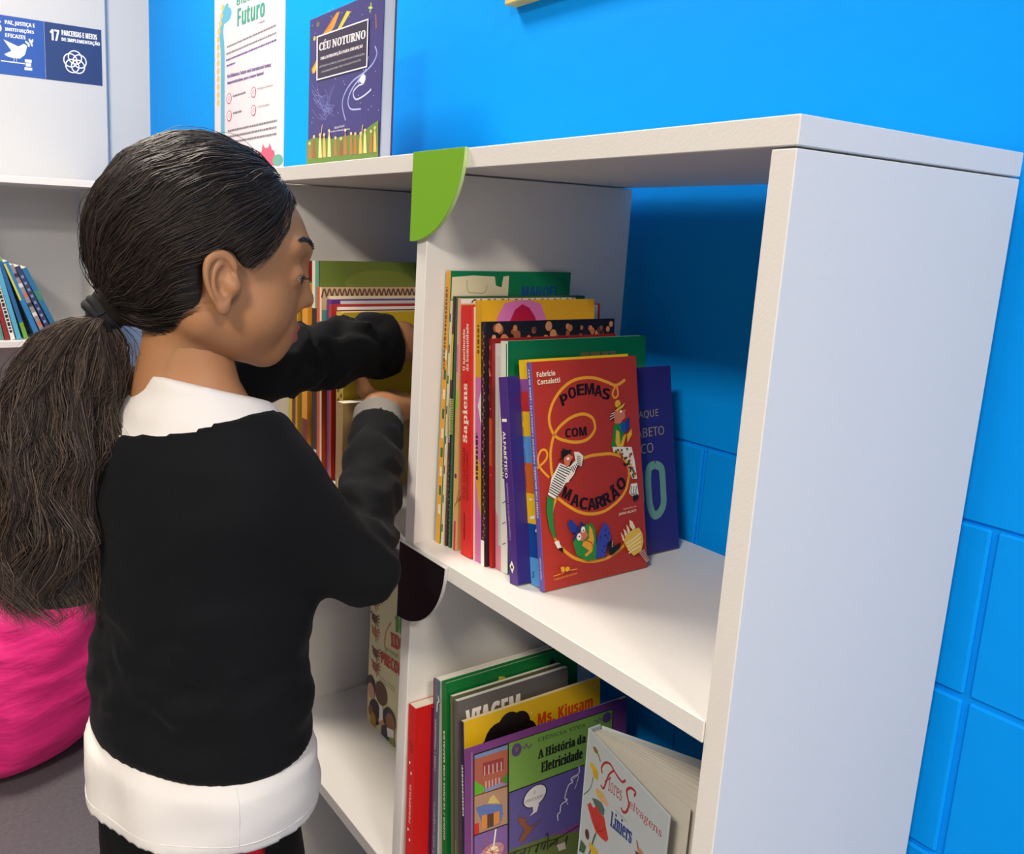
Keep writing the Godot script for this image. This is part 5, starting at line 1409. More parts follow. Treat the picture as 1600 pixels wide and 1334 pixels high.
func art_hands(k: Ink) -> void:
	# right bottom at px 618: [-0.6581  0.5286  0.162 ] top left: [-0.7514  0.7898  0.162 ]
	k.oval(0.0117, 0.2088, 0.0087, 0.0071, rgb(120, 62, 46), 0)
	k.s([11.7, 208.8, 25.5, 220.0], 2.2, rgb(120, 62, 46))
	k.s([11.7, 208.8, 28.5, 215.1], 2.2, rgb(120, 62, 46))
	k.s([11.7, 208.8, 28.2, 208.3], 2.2, rgb(120, 62, 46))
	k.s([11.7, 208.8, 24.7, 201.2], 2.2, rgb(120, 62, 46))
	k.s([11.7, 208.8, 18.7, 195.0], 2.2, rgb(120, 62, 46))
	k.s([11.7, 208.8, 0.4, 217.2], 3.4, rgb(120, 62, 46))
	k.oval(0.0275, 0.2255, 0.0084, 0.0070, rgb(158, 84, 60), 0)
	k.s([27.5, 225.5, 39.7, 237.3], 2.2, rgb(158, 84, 60))
	k.s([27.5, 225.5, 43.4, 233.0], 2.2, rgb(158, 84, 60))
	k.s([27.5, 225.5, 44.0, 226.7], 2.2, rgb(158, 84, 60))
	k.s([27.5, 225.5, 41.4, 219.7], 2.2, rgb(158, 84, 60))
	k.s([27.5, 225.5, 36.0, 213.2], 2.2, rgb(158, 84, 60))
	k.s([27.5, 225.5, 16.4, 233.8], 3.4, rgb(158, 84, 60))
	k.oval(0.0453, 0.2402, 0.0082, 0.0069, rgb(206, 140, 110), 0)
	k.s([45.3, 240.2, 56.2, 252.2], 2.2, rgb(206, 140, 110))
	k.s([45.3, 240.2, 60.3, 248.3], 2.2, rgb(206, 140, 110))
	k.s([45.3, 240.2, 61.5, 242.4], 2.2, rgb(206, 140, 110))
	k.s([45.3, 240.2, 59.5, 235.5], 2.2, rgb(206, 140, 110))
	k.s([45.3, 240.2, 54.7, 229.1], 2.2, rgb(206, 140, 110))
	k.s([45.3, 240.2, 34.4, 248.5], 3.4, rgb(206, 140, 110))
	k.oval(0.0136, 0.1811, 0.0087, 0.0071, rgb(96, 50, 40), 0)
	k.s([13.6, 181.1, 28.1, 191.9], 2.2, rgb(96, 50, 40))
	k.s([13.6, 181.1, 30.6, 186.5], 2.2, rgb(96, 50, 40))
	k.s([13.6, 181.1, 29.7, 179.6], 2.2, rgb(96, 50, 40))
	k.s([13.6, 181.1, 25.7, 172.4], 2.2, rgb(96, 50, 40))
	k.s([13.6, 181.1, 19.2, 166.4], 2.2, rgb(96, 50, 40))
	k.s([13.6, 181.1, 2.2, 189.3], 3.4, rgb(96, 50, 40))
	k.oval(0.0165, 0.1589, 0.0088, 0.0071, rgb(180, 110, 80), 0)
	k.s([16.5, 158.9, 31.0, 170.0], 2.2, rgb(180, 110, 80))
	k.s([16.5, 158.9, 33.5, 164.6], 2.2, rgb(180, 110, 80))
	k.s([16.5, 158.9, 32.6, 157.6], 2.2, rgb(180, 110, 80))
	k.s([16.5, 158.9, 28.6, 150.4], 2.2, rgb(180, 110, 80))
	k.s([16.5, 158.9, 22.2, 144.2], 2.2, rgb(180, 110, 80))
	k.s([16.5, 158.9, 5.2, 167.0], 3.4, rgb(180, 110, 80))
	k.oval(0.0207, 0.1254, 0.0088, 0.0072, rgb(120, 62, 46), 0)
	k.s([20.7, 125.4, 34.5, 137.5], 2.2, rgb(120, 62, 46))
	k.s([20.7, 125.4, 37.5, 132.6], 2.2, rgb(120, 62, 46))
	k.s([20.7, 125.4, 37.2, 125.8], 2.2, rgb(120, 62, 46))
	k.s([20.7, 125.4, 33.7, 118.3], 2.2, rgb(120, 62, 46))
	k.s([20.7, 125.4, 27.6, 111.7], 2.2, rgb(120, 62, 46))
	k.s([20.7, 125.4, 9.4, 133.3], 3.4, rgb(120, 62, 46))
	k.oval(0.0213, 0.1019, 0.0089, 0.0072, rgb(158, 84, 60), 0)
	k.s([21.3, 101.9, 35.1, 114.3], 2.2, rgb(158, 84, 60))
	k.s([21.3, 101.9, 38.1, 109.4], 2.2, rgb(158, 84, 60))
	k.s([21.3, 101.9, 37.8, 102.6], 2.2, rgb(158, 84, 60))
	k.s([21.3, 101.9, 34.3, 95.0], 2.2, rgb(158, 84, 60))
	k.s([21.3, 101.9, 28.2, 88.3], 2.2, rgb(158, 84, 60))
	k.s([21.3, 101.9, 9.9, 109.7], 3.4, rgb(158, 84, 60))
	k.oval(0.0366, 0.2644, 0.0082, 0.0069, rgb(206, 140, 110), 0)
	k.s([36.6, 264.4, 47.1, 276.5], 2.2, rgb(206, 140, 110))
	k.s([36.6, 264.4, 51.5, 272.8], 2.2, rgb(206, 140, 110))
	k.s([36.6, 264.4, 53.0, 267.0], 2.2, rgb(206, 140, 110))
	k.s([36.6, 264.4, 51.3, 260.2], 2.2, rgb(206, 140, 110))
	k.s([36.6, 264.4, 46.7, 253.7], 2.2, rgb(206, 140, 110))
	k.s([36.6, 264.4, 25.7, 272.9], 3.4, rgb(206, 140, 110))
	k.p([77.0, 210.7, 84.2, 216.3, 86.0, 192.2, 78.8, 186.5], rgb(70, 150, 50))
	k.text("10", 0.0764, 0.1885, 0.0265, 0.0274, rgb(70, 150, 50), 0.051, "Droid Sans", 6, 0)
	k.text("IDEIAS", 0.0672, 0.1586, 0.0803, 0.0221, rgb(200, 60, 40), 0.127, "Droid Sans", 6, 0)
	k.text("PARA C", 0.0556, 0.1451, 0.0469, 0.0055, rgb(70, 140, 60), 0.103, "Droid Sans", 0, 0)
	k.text("PRECONCEITOS", 0.0405, 0.1178, 0.1182, 0.0197, rgb(200, 50, 40), 0.090, "Droid Sans", 6, 0)
	k.s([64.5, 196.6, 52.0, 177.2, 47.3, 157.2, 52.2, 141.4], 1.8, rgb(204, 140, 70))
	k.s([36.4, 93.5, 83.2, 94.9], 0.8, rgb(130, 120, 90))
	k.s([36.8, 88.4, 83.5, 90.0], 0.8, rgb(130, 120, 90))
	k.oval(0.0114, 0.0637, 0.0140, 0.0182, rgb(40, 34, 40), 0)
	k.oval(0.0119, 0.0559, 0.0108, 0.0130, rgb(206, 150, 120), 0)
	k.oval(0.0431, 0.0666, 0.0186, 0.0191, rgb(96, 56, 44), 0)
	k.oval(0.0264, 0.0257, 0.0182, 0.0208, rgb(50, 40, 48), 0)
	k.oval(0.0142, 0.0219, 0.0077, 0.0105, rgb(150, 80, 50), 0)
	k.oval(0.0712, 0.0368, 0.0192, 0.0189, rgb(44, 38, 40), 0)
	k.oval(0.0747, 0.0335, 0.0142, 0.0151, rgb(150, 90, 66), 0)
	k.oval(0.0487, 0.0192, 0.0105, 0.0067, rgb(206, 150, 120), 0)
	k.oval(0.0224, 0.0101, 0.0087, 0.0131, rgb(190, 140, 40), 0)
	k.oval(0.0615, 0.0076, 0.0135, 0.0128, rgb(60, 66, 70), 0)
	k.oval(0.0804, 0.0052, 0.0082, 0.0127, rgb(150, 160, 60), 0)
	k.oval(0.0528, -0.0053, 0.0064, 0.0077, rgb(150, 60, 50), 0)
	k.p([39.7, 46.2, 49.1, 48.6, 53.0, 26.8, 41.6, 17.9], rgb(240, 236, 228))
	k.p([65.3, 20.4, 85.8, 26.6, 86.7, 14.0, 68.7, 6.4], rgb(240, 236, 228))

func art_poster(k: Ink) -> void:
	k.s([104.1, 559.7, 80.8, 557.8, 61.8, 539.3, 52.1, 509.3, 61.8, 457.0, 61.8, 367.0, 61.8, 269.1, 61.8, 136.2], 30, rgb(84, 170, 205))
	k.oval(0.0855, 0.5476, 0.0415, 0.0193, rgb(84, 170, 205), 0)
	k.s([85.5, 525.8, 108.9, 528.0], 5, rgb(240, 240, 245))
	k.oval(0.0637, 0.5703, 0.0106, 0.0081, rgb(226, 186, 90), 0)
	k.oval(0.0541, 0.5526, 0.0107, 0.0082, rgb(226, 186, 90), 0)
	k.oval(0.0444, 0.5347, 0.0108, 0.0082, rgb(226, 186, 90), 0)
	k.oval(0.0346, 0.5167, 0.0109, 0.0083, rgb(226, 186, 90), 0)
	k.oval(0.0286, 0.4978, 0.0109, 0.0083, rgb(226, 186, 90), 0)
	k.oval(0.0286, 0.4779, 0.0109, 0.0084, rgb(226, 186, 90), 0)
	k.oval(0.0285, 0.4579, 0.0109, 0.0084, rgb(226, 186, 90), 0)
	k.oval(0.0285, 0.4378, 0.0110, 0.0084, rgb(226, 186, 90), 0)
	k.oval(0.0284, 0.4177, 0.0110, 0.0084, rgb(226, 186, 90), 0)
	k.oval(0.0284, 0.3976, 0.0110, 0.0085, rgb(226, 186, 90), 0)
	k.oval(0.0283, 0.3773, 0.0110, 0.0085, rgb(226, 186, 90), 0)
	k.oval(0.0282, 0.3570, 0.0110, 0.0085, rgb(226, 186, 90), 0)
	k.oval(0.0282, 0.3366, 0.0110, 0.0086, rgb(226, 186, 90), 0)
	k.text("Biblioteca", 0.1631, 0.5564, 0.2195, 0.0195, rgb(52, 150, 130), -0.055, "Droid Sans", 6, 0)
	k.text("Futuro", 0.1680, 0.5056, 0.1763, 0.0423, rgb(52, 150, 130), -0.040, "Droid Sans", 6, 0)
	k.text("1ª edição", 0.3004, 0.4868, 0.0471, 0.0066, rgb(96, 70, 140), -0.032, "Droid Sans", 0, 0)
	k.greek(0.0951, 0.4662, 0.3189, 0.0041, rgb(120, 116, 124), 1)
	k.greek(0.0904, 0.4496, 0.3241, 0.0041, rgb(120, 116, 124), 2)
	k.greek(0.0886, 0.4343, 0.3278, 0.0041, rgb(96, 70, 140), 3)
	k.greek(0.0924, 0.4199, 0.0611, 0.0041, rgb(96, 70, 140), 4)
	k.text("Na Biblioteca Futuro você encontrará temas", 0.0982, 0.3910, 0.2871, 0.0095, rgb(96, 70, 140), -0.031, "Droid Sans", 6, 0)
	k.text("importantíssimos para o nosso futuro!", 0.0982, 0.3731, 0.2428, 0.0102, rgb(96, 70, 140), -0.023, "Droid Sans", 6, 0)
	k.oval(0.1096, 0.3393, 0.0188, 0.0134, rgb(206, 80, 110), 0)
	k.oval(0.1096, 0.3393, 0.0141, 0.0112, rgb(232, 222, 228), 0)
	k.oval(0.1096, 0.3393, 0.0075, 0.0057, rgb(206, 80, 110), 0)
	k.oval(0.1096, 0.3393, 0.0047, 0.0042, rgb(232, 222, 228), 0)
	k.greek(0.1376, 0.3401, 0.0890, 0.0041, rgb(120, 116, 124), 10)
	k.oval(0.2789, 0.3367, 0.0165, 0.0126, rgb(206, 80, 110), 0)
	k.oval(0.2789, 0.3367, 0.0124, 0.0105, rgb(232, 222, 228), 0)
	k.oval(0.2789, 0.3367, 0.0066, 0.0054, rgb(206, 80, 110), 0)
	k.oval(0.2789, 0.3367, 0.0042, 0.0039, rgb(232, 222, 228), 0)
	k.text("Energias renováveis", 0.3034, 0.3384, 0.0958, 0.0059, rgb(120, 116, 124), -0.024, "Droid Sans", 0, 0)
	k.oval(0.1117, 0.2959, 0.0188, 0.0135, rgb(206, 80, 110), 0)
	k.oval(0.1117, 0.2959, 0.0141, 0.0112, rgb(232, 222, 228), 0)
	k.oval(0.1117, 0.2959, 0.0076, 0.0058, rgb(206, 80, 110), 0)
	k.oval(0.1117, 0.2959, 0.0047, 0.0042, rgb(232, 222, 228), 0)
	k.greek(0.1397, 0.2980, 0.0613, 0.0041, rgb(120, 116, 124), 5)
	k.oval(0.2796, 0.2940, 0.0166, 0.0126, rgb(206, 80, 110), 0)
	k.oval(0.2796, 0.2940, 0.0124, 0.0105, rgb(232, 222, 228), 0)
	k.oval(0.2796, 0.2940, 0.0066, 0.0054, rgb(206, 80, 110), 0)
	k.oval(0.2796, 0.2940, 0.0042, 0.0039, rgb(232, 222, 228), 0)
	k.text("O ciclo da água", 0.3042, 0.2962, 0.0733, 0.0060, rgb(120, 116, 124), -0.007, "Droid Sans", 0, 0)
	k.greek(0.1024, 0.2562, 0.3213, 0.0042, rgb(120, 116, 124), 7)
	k.greek(0.1024, 0.2415, 0.3217, 0.0042, rgb(120, 116, 124), 8)
	k.greek(0.1025, 0.2267, 0.3222, 0.0042, rgb(120, 116, 124), 9)
	k.p([309.3, 162.5, 316.8, 195.5, 333.0, 191.6, 340.6, 210.6, 356.6, 199.2, 376.1, 201.0, 383.5, 210.8, 395.4, 194.0, 410.7, 190.3, 415.4, 158.0], rgb(206, 80, 110))
	k.oval(0.4315, 0.1689, 0.0293, 0.0130, rgb(92, 160, 140), 0)
# sign: z right 0.1388 mid 0.3077  y 1.7351..1.9026

func art_sign_rings(k: Ink) -> void:
	k.text("17", 0.0170, 0.1163, 0.0255, 0.0324, rgb(238, 234, 236), -0.010, "Droid Sans", 6, 0)
	k.text("PARCERIAS E MEIOS", 0.0510, 0.1351, 0.1044, 0.0157, rgb(238, 234, 236), 0.010, "Droid Sans", 6, 0)
	k.text("DE IMPLEMENTAÇÃO", 0.0504, 0.1154, 0.1133, 0.0158, rgb(238, 234, 236), 0.011, "Droid Sans", 6, 0)
	k.ring(0.0876, 0.0746, 0.0195, 0.0036, rgb(238, 234, 236))
	k.ring(0.0738, 0.0645, 0.0195, 0.0036, rgb(238, 234, 236))
	k.ring(0.0790, 0.0483, 0.0195, 0.0036, rgb(238, 234, 236))
	k.ring(0.0961, 0.0483, 0.0195, 0.0036, rgb(238, 234, 236))
	k.ring(0.1014, 0.0645, 0.0195, 0.0036, rgb(238, 234, 236))

func art_sign_dove(k: Ink) -> void:
	k.text("16", 0.0170, 0.1189, 0.0327, 0.0313, rgb(238, 234, 236), 0.017, "Droid Sans", 6, 0)
	k.text("PAZ, JUSTIÇA E", 0.0605, 0.1405, 0.0826, 0.0141, rgb(238, 234, 236), 0.019, "Droid Sans", 6, 0)
	k.text("INSTITUIÇÕES", 0.0602, 0.1221, 0.0800, 0.0141, rgb(238, 234, 236), 0.025, "Droid Sans", 6, 0)
	k.text("EFICAZES", 0.0596, 0.1068, 0.0558, 0.0109, rgb(238, 234, 236), 0.008, "Droid Sans", 6, 0)
	k.p([54.0, 98.9, 83.6, 88.4, 94.1, 84.4, 110.5, 94.4, 119.5, 89.1, 112.0, 63.2, 98.0, 50.3, 79.3, 48.9, 60.9, 52.5, 54.3, 57.1, 74.8, 69.2], rgb(238, 234, 236))
	k.oval(0.1188, 0.0989, 0.0027, 0.0061, rgb(238, 234, 236), 0.8)
	k.oval(0.1271, 0.1056, 0.0027, 0.0061, rgb(238, 234, 236), 0.2)
	k.oval(0.1341, 0.1055, 0.0027, 0.0061, rgb(238, 234, 236), -0.3)
	k.oval(0.1239, 0.0930, 0.0027, 0.0061, rgb(238, 234, 236), 0)
	k.oval(0.1321, 0.0953, 0.0027, 0.0061, rgb(238, 234, 236), 0.3)
	k.s([82.1, 50.9, 79.9, 38.6], 1.0, rgb(238, 234, 236))
	k.s([88.5, 51.8, 87.4, 39.5], 1.0, rgb(238, 234, 236))
	k.s([44.5, 37.2, 110.9, 37.1], 3.0, rgb(238, 234, 236))
	k.p([111.5, 50.5, 130.4, 50.7, 130.1, 41.8, 111.1, 41.5], rgb(238, 234, 236))
	k.p([113.2, 39.6, 128.4, 39.9, 128.0, 30.4, 112.8, 30.1], rgb(238, 234, 236))
	k.p([109.5, 26.9, 131.1, 27.5, 130.8, 19.6, 109.1, 19.1], rgb(238, 234, 236))

# ---------------------------------------------------------------- the person
# head frame: X to the face, Y up, Z to the person's right side
const HO := Vector3(-0.4501, 1.2954, 0.5456)
const HX := Vector3(0.2588, -0.0078, -0.9659)
const HY := Vector3(-0.0227, 0.9996, -0.0142)
const HZ := Vector3(0.9657, 0.0256, 0.2585)
# torso frame
const TF := Vector3(-0.3, 0.0, -0.954)
const TR := Vector3(0.954, 0.0, -0.3)
const TC := Vector3(-0.443, 0.0, 0.541)
const EYE := Vector3(0.0885, -0.0225, 0.030)
var torso_rows := [[0.60, 0.128, 0.100], [0.74, 0.132, 0.105], [0.80, 0.131, 0.103], [0.90, 0.125, 0.097], [1.00, 0.127, 0.097], [1.06, 0.131, 0.096], [1.103, 0.122, 0.086], [1.138, 0.096, 0.070], [1.168, 0.066, 0.056], [1.21, 0.05, 0.046]]
var r_shoulder := Vector3(-0.3620, 1.0780, 0.5080)
var r_elbow := Vector3(-0.3480, 0.9880, 0.4090)
var r_wrist := Vector3(-0.5150, 1.1020, 0.2970)
var l_shoulder := Vector3(-0.5750, 1.1050, 0.5800)
var l_elbow := Vector3(-0.6120, 1.1500, 0.4140)
var l_wrist := Vector3(-0.5950, 1.1750, 0.2200)
var fold := FastNoiseLite.new()
var r_hand := []
var l_hand := []

func to_head(p: Vector3) -> Vector3:
	var d := p - HO
	return Vector3(d.dot(HX), d.dot(HY), d.dot(HZ))

func from_head(q: Vector3) -> Vector3:
	return HO + HX * q.x + HY * q.y + HZ * q.z

func torso_dist(p: Vector3, grow: float) -> float:
	var i := 0
	while i < torso_rows.size() - 2 and p.y > torso_rows[i + 1][0]:
		i += 1
	var lo: Array = torso_rows[i]
	var hi: Array = torso_rows[i + 1]
	var t := smoothstep(0.0, 1.0, clampf((p.y - lo[0]) / (hi[0] - lo[0]), 0.0, 1.0)) * 0.5 + clampf((p.y - lo[0]) / (hi[0] - lo[0]), 0.0, 1.0) * 0.5
	var a: float = lerpf(lo[1], hi[1], t) + grow
	var b: float = lerpf(lo[2], hi[2], t) + grow
	var d := p - TC
	var u := d.dot(TR) / a
	var w := d.dot(TF) / b
	var k0 := sqrt(u * u + w * w)
	var k1 := sqrt(u * u / (a * a) + w * w / (b * b))
	return k0 * (k0 - 1.0) / maxf(k1, 1e-5)

func arms_dist(p: Vector3, r: float, d0: float) -> float:
	var d := smin(d0, cone_dist(p, r_shoulder, r_elbow, 0.047 + r, 0.033 + r), 0.045)
	d = smin(d, cone_dist(p, r_elbow, r_wrist, 0.033 + r, 0.031 + r), 0.02)
	d = smin(d, cone_dist(p, l_shoulder, l_elbow, 0.052 + r, 0.045 + r), 0.05)
	return smin(d, cone_dist(p, l_elbow, l_wrist, 0.043 + r, 0.041 + r), 0.02)

# skin of the whole body under the clothes, coarse
func body_field(p: Vector3) -> float:
	var d := torso_dist(p, -0.022)
	d = maxf(d, 0.69 - p.y)
	d = arms_dist(p, -0.012, d)
	d = smin(d, cone_dist(p, Vector3(-0.375, 0.66, 0.525), Vector3(-0.352, 0.36, 0.53), 0.055, 0.046), 0.03)
	d = smin(d, cone_dist(p, Vector3(-0.352, 0.36, 0.53), Vector3(-0.352, 0.06, 0.55), 0.044, 0.03), 0.02)
	d = smin(d, cone_dist(p, Vector3(-0.505, 0.66, 0.565), Vector3(-0.53, 0.36, 0.57), 0.055, 0.046), 0.03)
	d = smin(d, cone_dist(p, Vector3(-0.53, 0.36, 0.57), Vector3(-0.535, 0.06, 0.58), 0.044, 0.03), 0.02)
	return smin(d, cone_dist(p, Vector3(-0.460, 1.1, 0.570), from_head(Vector3(-0.004, -0.06, 0)), 0.042, 0.032), 0.03)

func ear_dist(p: Vector3, s: float) -> float:
	var q := Vector3(p.x, p.y, p.z * s) - Vector3(0.0200, -0.0290, 0.0765)
	var ex := q.x * 0.966 - q.z * 0.259
	var en := q.x * 0.259 + q.z * 0.966
	var y := q.y
	var wide := 0.0142 + clampf(y, -0.03, 0.02) * 0.18
	var r := Vector2((ex + 0.04 * y) / wide, y / 0.0255).length()
	var d2 := (r - 1.0) * 0.0165
	var plate := maxf(d2, absf(en + 0.0012) - 0.0019)
	# helix: rolled rim, fading towards the cheek and the lobe
	var open := smoothstep(0.002, 0.010, ex) * smoothstep(0.014, 0.004, y) + smoothstep(-0.012, -0.022, y) * 0.7
	var rim := Vector2(d2 + 0.0016, en - 0.0020).length() - 0.0029 * (1.0 - 0.75 * clampf(open, 0.0, 1.0))
	var d := smin(plate, rim, 0.0022)
	# antihelix fold
	var d3 := (Vector2((ex - 0.001) / 0.0078, (y - 0.0005) / 0.0150).length() - 1.0) * 0.0085
	var anti := Vector2(d3, en - 0.0016).length() - 0.0020 * smoothstep(0.006, -0.002, ex)
	d = smin(d, anti, 0.0022)
	# concha hollow
	d = -smin(-d, (Vector3(ex, y, en) - Vector3(0.0042, -0.0050, 0.0042)).length() - 0.0068, 0.0025)
	# lobe and tragus
	d = smin(d, ball_dist(Vector3(ex, y, en), Vector3(0.0035, -0.0225, 0.0), Vector3(0.0062, 0.0072, 0.0033)), 0.004)
	d = smin(d, (Vector3(ex, y, en) - Vector3(0.0125, -0.0060, 0.0012)).length() - 0.0034, 0.003)
	return smin(d, cone_dist(q, Vector3(0.010, -0.004, -0.006), Vector3(0.006, -0.002, -0.018), 0.009, 0.013), 0.006)

func head_local(p: Vector3) -> float:
	var m := Vector3(p.x, p.y, absf(p.z))
	var d := ball_dist(p, Vector3(0.002, 0.006, 0), Vector3(0.091, 0.089, 0.0705))
	d = smin(d, ball_dist(p, Vector3(0.045, 0.0, 0), Vector3(0.0655, 0.062, 0.058)), 0.02)
	d = smin(d, ball_dist(p, Vector3(0.040, -0.048, 0), Vector3(0.058, 0.056, 0.052)), 0.025)
	d = smin(d, cone_dist(m, Vector3(0.006, -0.066, 0.043), Vector3(0.066, -0.0945, 0.008), 0.0165, 0.0155), 0.022)
	d = smin(d, (m - Vector3(0.058, -0.058, 0.032)).length() - 0.0275, 0.02)
	d = smin(d, ball_dist(p, Vector3(0.0715, -0.0955, 0), Vector3(0.0165, 0.0145, 0.018)), 0.014)
	d = smin(d, ball_dist(p, Vector3(0.083, -0.075, 0), Vector3(0.0165, 0.021, 0.024)), 0.012)
	# brow, socket, nose
	d = smin(d, cone_dist(m, Vector3(0.1035, 0.002, 0.010), Vector3(0.090, 0.004, 0.042), 0.0075, 0.007), 0.012)
	var sock := (m - Vector3(0.112, -0.021, 0.031)).length() - 0.0155
	d = -smin(-d, sock, 0.010)
	d = smin(d, cone_dist(p, Vector3(0.1015, -0.010, 0), Vector3(0.1085, -0.0465, 0), 0.0055, 0.0072), 0.009)
	d = smin(d, (p - Vector3(0.1095, -0.0475, 0)).length() - 0.0073, 0.005)
	d = smin(d, (m - Vector3(0.1005, -0.0515, 0.0085)).length() - 0.0066, 0.005)
	d = maxf(d, -((m - Vector3(0.1045, -0.0575, 0.0055)).length() - 0.0028))
	# lids with a narrow slit
	var q := m - EYE
	var lid := maxf(q.length() - 0.0134, -maxf(absf(q.y + 0.0034) - 0.0021, 0.005 - q.x))
	d = smin(d, lid, 0.003)
	# lips
	d = smin(d, cone_dist(m, Vector3(0.0985, -0.0745, 0.0), Vector3(0.0885, -0.0785, 0.020), 0.0054, 0.0028), 0.0025)
	d = smin(d, cone_dist(m, Vector3(0.0965, -0.0850, 0.0), Vector3(0.0885, -0.0810, 0.019), 0.0056, 0.0028), 0.0025)
	return d

func head_field(p: Vector3) -> float:
	var q := to_head(p)
	var d := head_local(q)
	var n := cone_dist(p, Vector3(-0.460, 1.10, 0.570), from_head(Vector3(-0.004, -0.055, 0)), 0.044, 0.0345)
	return smin(d, n, 0.017)

func ears_field(p: Vector3) -> float:
	var q := to_head(p)
	return ear_dist(q, 1.0 if q.z > 0.0 else -1.0)

func skin_tint(p: Vector3) -> Color:
	var q := to_head(p)
	var c := rgb(170, 119, 82)
	var m := Vector3(q.x, q.y, absf(q.z))
	var lip := minf(cone_dist(m, Vector3(0.0995, -0.0748, 0.0), Vector3(0.0895, -0.0787, 0.020), 0.0054, 0.0028), cone_dist(m, Vector3(0.0975, -0.0850, 0.0), Vector3(0.0895, -0.0810, 0.019), 0.0056, 0.0028))
	c = c.lerp(rgb(176, 96, 86), 0.8 * smoothstep(0.0022, 0.0004, lip))
	return c.srgb_to_linear()

# five fingers, each its own chain from inside the palm
func make_hand(w: Vector3, d: Vector3, n: Vector3, side: float, curl: float, thumb_tip: Vector3) -> Array:
	d = d.normalized()
	n = (n - d * n.dot(d)).normalized()
	var s := d.cross(n) * side            # towards the thumb
	var bones := [[w - d * 0.004, w + d * 0.012, 0.0205, 0.019, 0.02]]
	var long := [0.062, 0.07, 0.066, 0.052]
	for i in 4:
		var off := 0.024 - 0.0155 * i
		var k := w + d * (0.078 - 0.004 * absf(i - 1.2)) + s * off
		bones.append([w + d * 0.008 + s * off * 0.62, k, 0.0135, 0.0108, 0.012])
		var dir := (d + s * off * 2.0).normalized()
		var at := k
		var l: float = long[i]
		for j in 3:
			var ang: float = curl * [0.55, 0.9, 0.6][j]
			dir = dir.rotated(s * -side * 1.0, -ang if dir.rotated(s * -side, -ang).dot(n) < dir.dot(n) else ang)
			var to: Vector3 = at + dir * l * [0.45, 0.31, 0.24][j]
			bones.append([at, to, 0.0082 - 0.0008 * j - (0.0008 if i == 3 else 0.0), 0.0076 - 0.0008 * j - (0.0008 if i == 3 else 0.0), 0.003])
			at = to
	var t0 := w + d * 0.032 + s * 0.021 - n * 0.003
	var mid := t0.lerp(thumb_tip, 0.5) + s * 0.006
	bones.append([w + d * 0.014 + s * 0.006, t0, 0.0125, 0.0115, 0.012])
	bones.append([t0, mid, 0.0112, 0.0092, 0.008])
	bones.append([mid, thumb_tip, 0.0092, 0.0078, 0.004])
	return bones

func bones_field(p: Vector3, bones: Array) -> float:
	var d := 1.0
	for b in bones:
		d = smin(d, cone_dist(p, b[0], b[1], b[2], b[3]), b[4])
	return d

func r_hand_field(p: Vector3) -> float:
	return bones_field(p, r_hand)

func l_hand_field(p: Vector3) -> float:
	return bones_field(p, l_hand)

# clothes
func wrinkle(p: Vector3) -> float:
	var u := (p - TC).dot(TR)
	var w := (p - TC).dot(TF)
	var low := smoothstep(1.02, 0.88, p.y)
	var d := fold.get_noise_3d(u * 0.8 + p.y * 0.5, p.y * 1.7 - u * 0.9, w * 0.8) * (0.004 + 0.011 * low)
	# gathered folds in the small of the back
	var b := (p - TC).dot(-TF)
	if b > 0.0:
		var s := sin((p.y - 0.25 * absf(u - 0.02) - 0.9) * 62.0 + fold.get_noise_2d(u * 2.0, p.y * 2.0) * 2.2)
		d += 0.0042 * s * smoothstep(0.12, 0.02, absf(p.y - 0.9)) * smoothstep(0.13, 0.04, absf(u - 0.02))
	return d

func sleeve_wrinkle(p: Vector3) -> float:
	var t := (p - r_elbow).dot((r_wrist - r_elbow).normalized())
	var near_r := smoothstep(0.075, 0.04, cone_dist(p, r_elbow, r_wrist, 0.0, 0.0))
	var s := (p - l_elbow).dot((l_wrist - l_elbow).normalized())
	var near_l := smoothstep(0.085, 0.05, cone_dist(p, l_elbow, l_wrist, 0.0, 0.0))
	var d := near_r * 0.0042 * sin(t * 120.0 + fold.get_noise_3d(p.x * 2.0, p.y * 2.0, p.z * 2.0) * 5.0) * smoothstep(0.2, 0.15, t)
	d += near_l * 0.0052 * sin(s * 105.0 + fold.get_noise_3d(p.x * 2.0, p.y * 2.0, p.z * 2.0) * 6.0) * smoothstep(0.185, 0.15, s)
	return d

func neck_hole(p: Vector3, a: float, b: float) -> float:
	var c := p - Vector3(-0.455, 1.14, 0.553)
	var u := c.dot(TR) / a
	var w := (c.dot(TF) - 0.012 + c.y * 0.35) / b
	var k := sqrt(u * u + w * w)
	return (k - 1.0) * minf(a, b)

func sweater_field(p: Vector3) -> float:
	var d := torso_dist(p, 0.0)
	if d < 0.08:
		d += wrinkle(p) * smoothstep(0.811, 0.86, p.y)
	var hem := 0.811 + 0.002 * sin((p - TC).dot(TR) * 30.0)
	d = -smin(-d, p.y - hem, 0.008)
	d = -smin(-d, neck_hole(p, 0.100, 0.078) if p.y > 1.05 else 1.0, 0.012)
	d = -smin(-d, 1.168 - p.y, 0.008)
	d = smin(d, cone_dist(p, r_shoulder, r_elbow, 0.047, 0.033), 0.045)
	d = smin(d, cone_dist(p, l_shoulder, l_elbow, 0.052, 0.045), 0.05)
	# forearms, cut off at the sleeve ends
	var w := sleeve_wrinkle(p)
	var rf := cone_dist(p, r_elbow, r_wrist, 0.033, 0.031) + w
	rf = -smin(-rf, -((p - r_wrist).dot((r_wrist - r_elbow).normalized()) + 0.022), 0.004)
	var lf := cone_dist(p, l_elbow, l_wrist, 0.043, 0.041) + w
	lf = -smin(-lf, -((p - l_wrist).dot((l_wrist - l_elbow).normalized()) + 0.012), 0.004)
	return smin(smin(d, rf, 0.02), lf, 0.02)

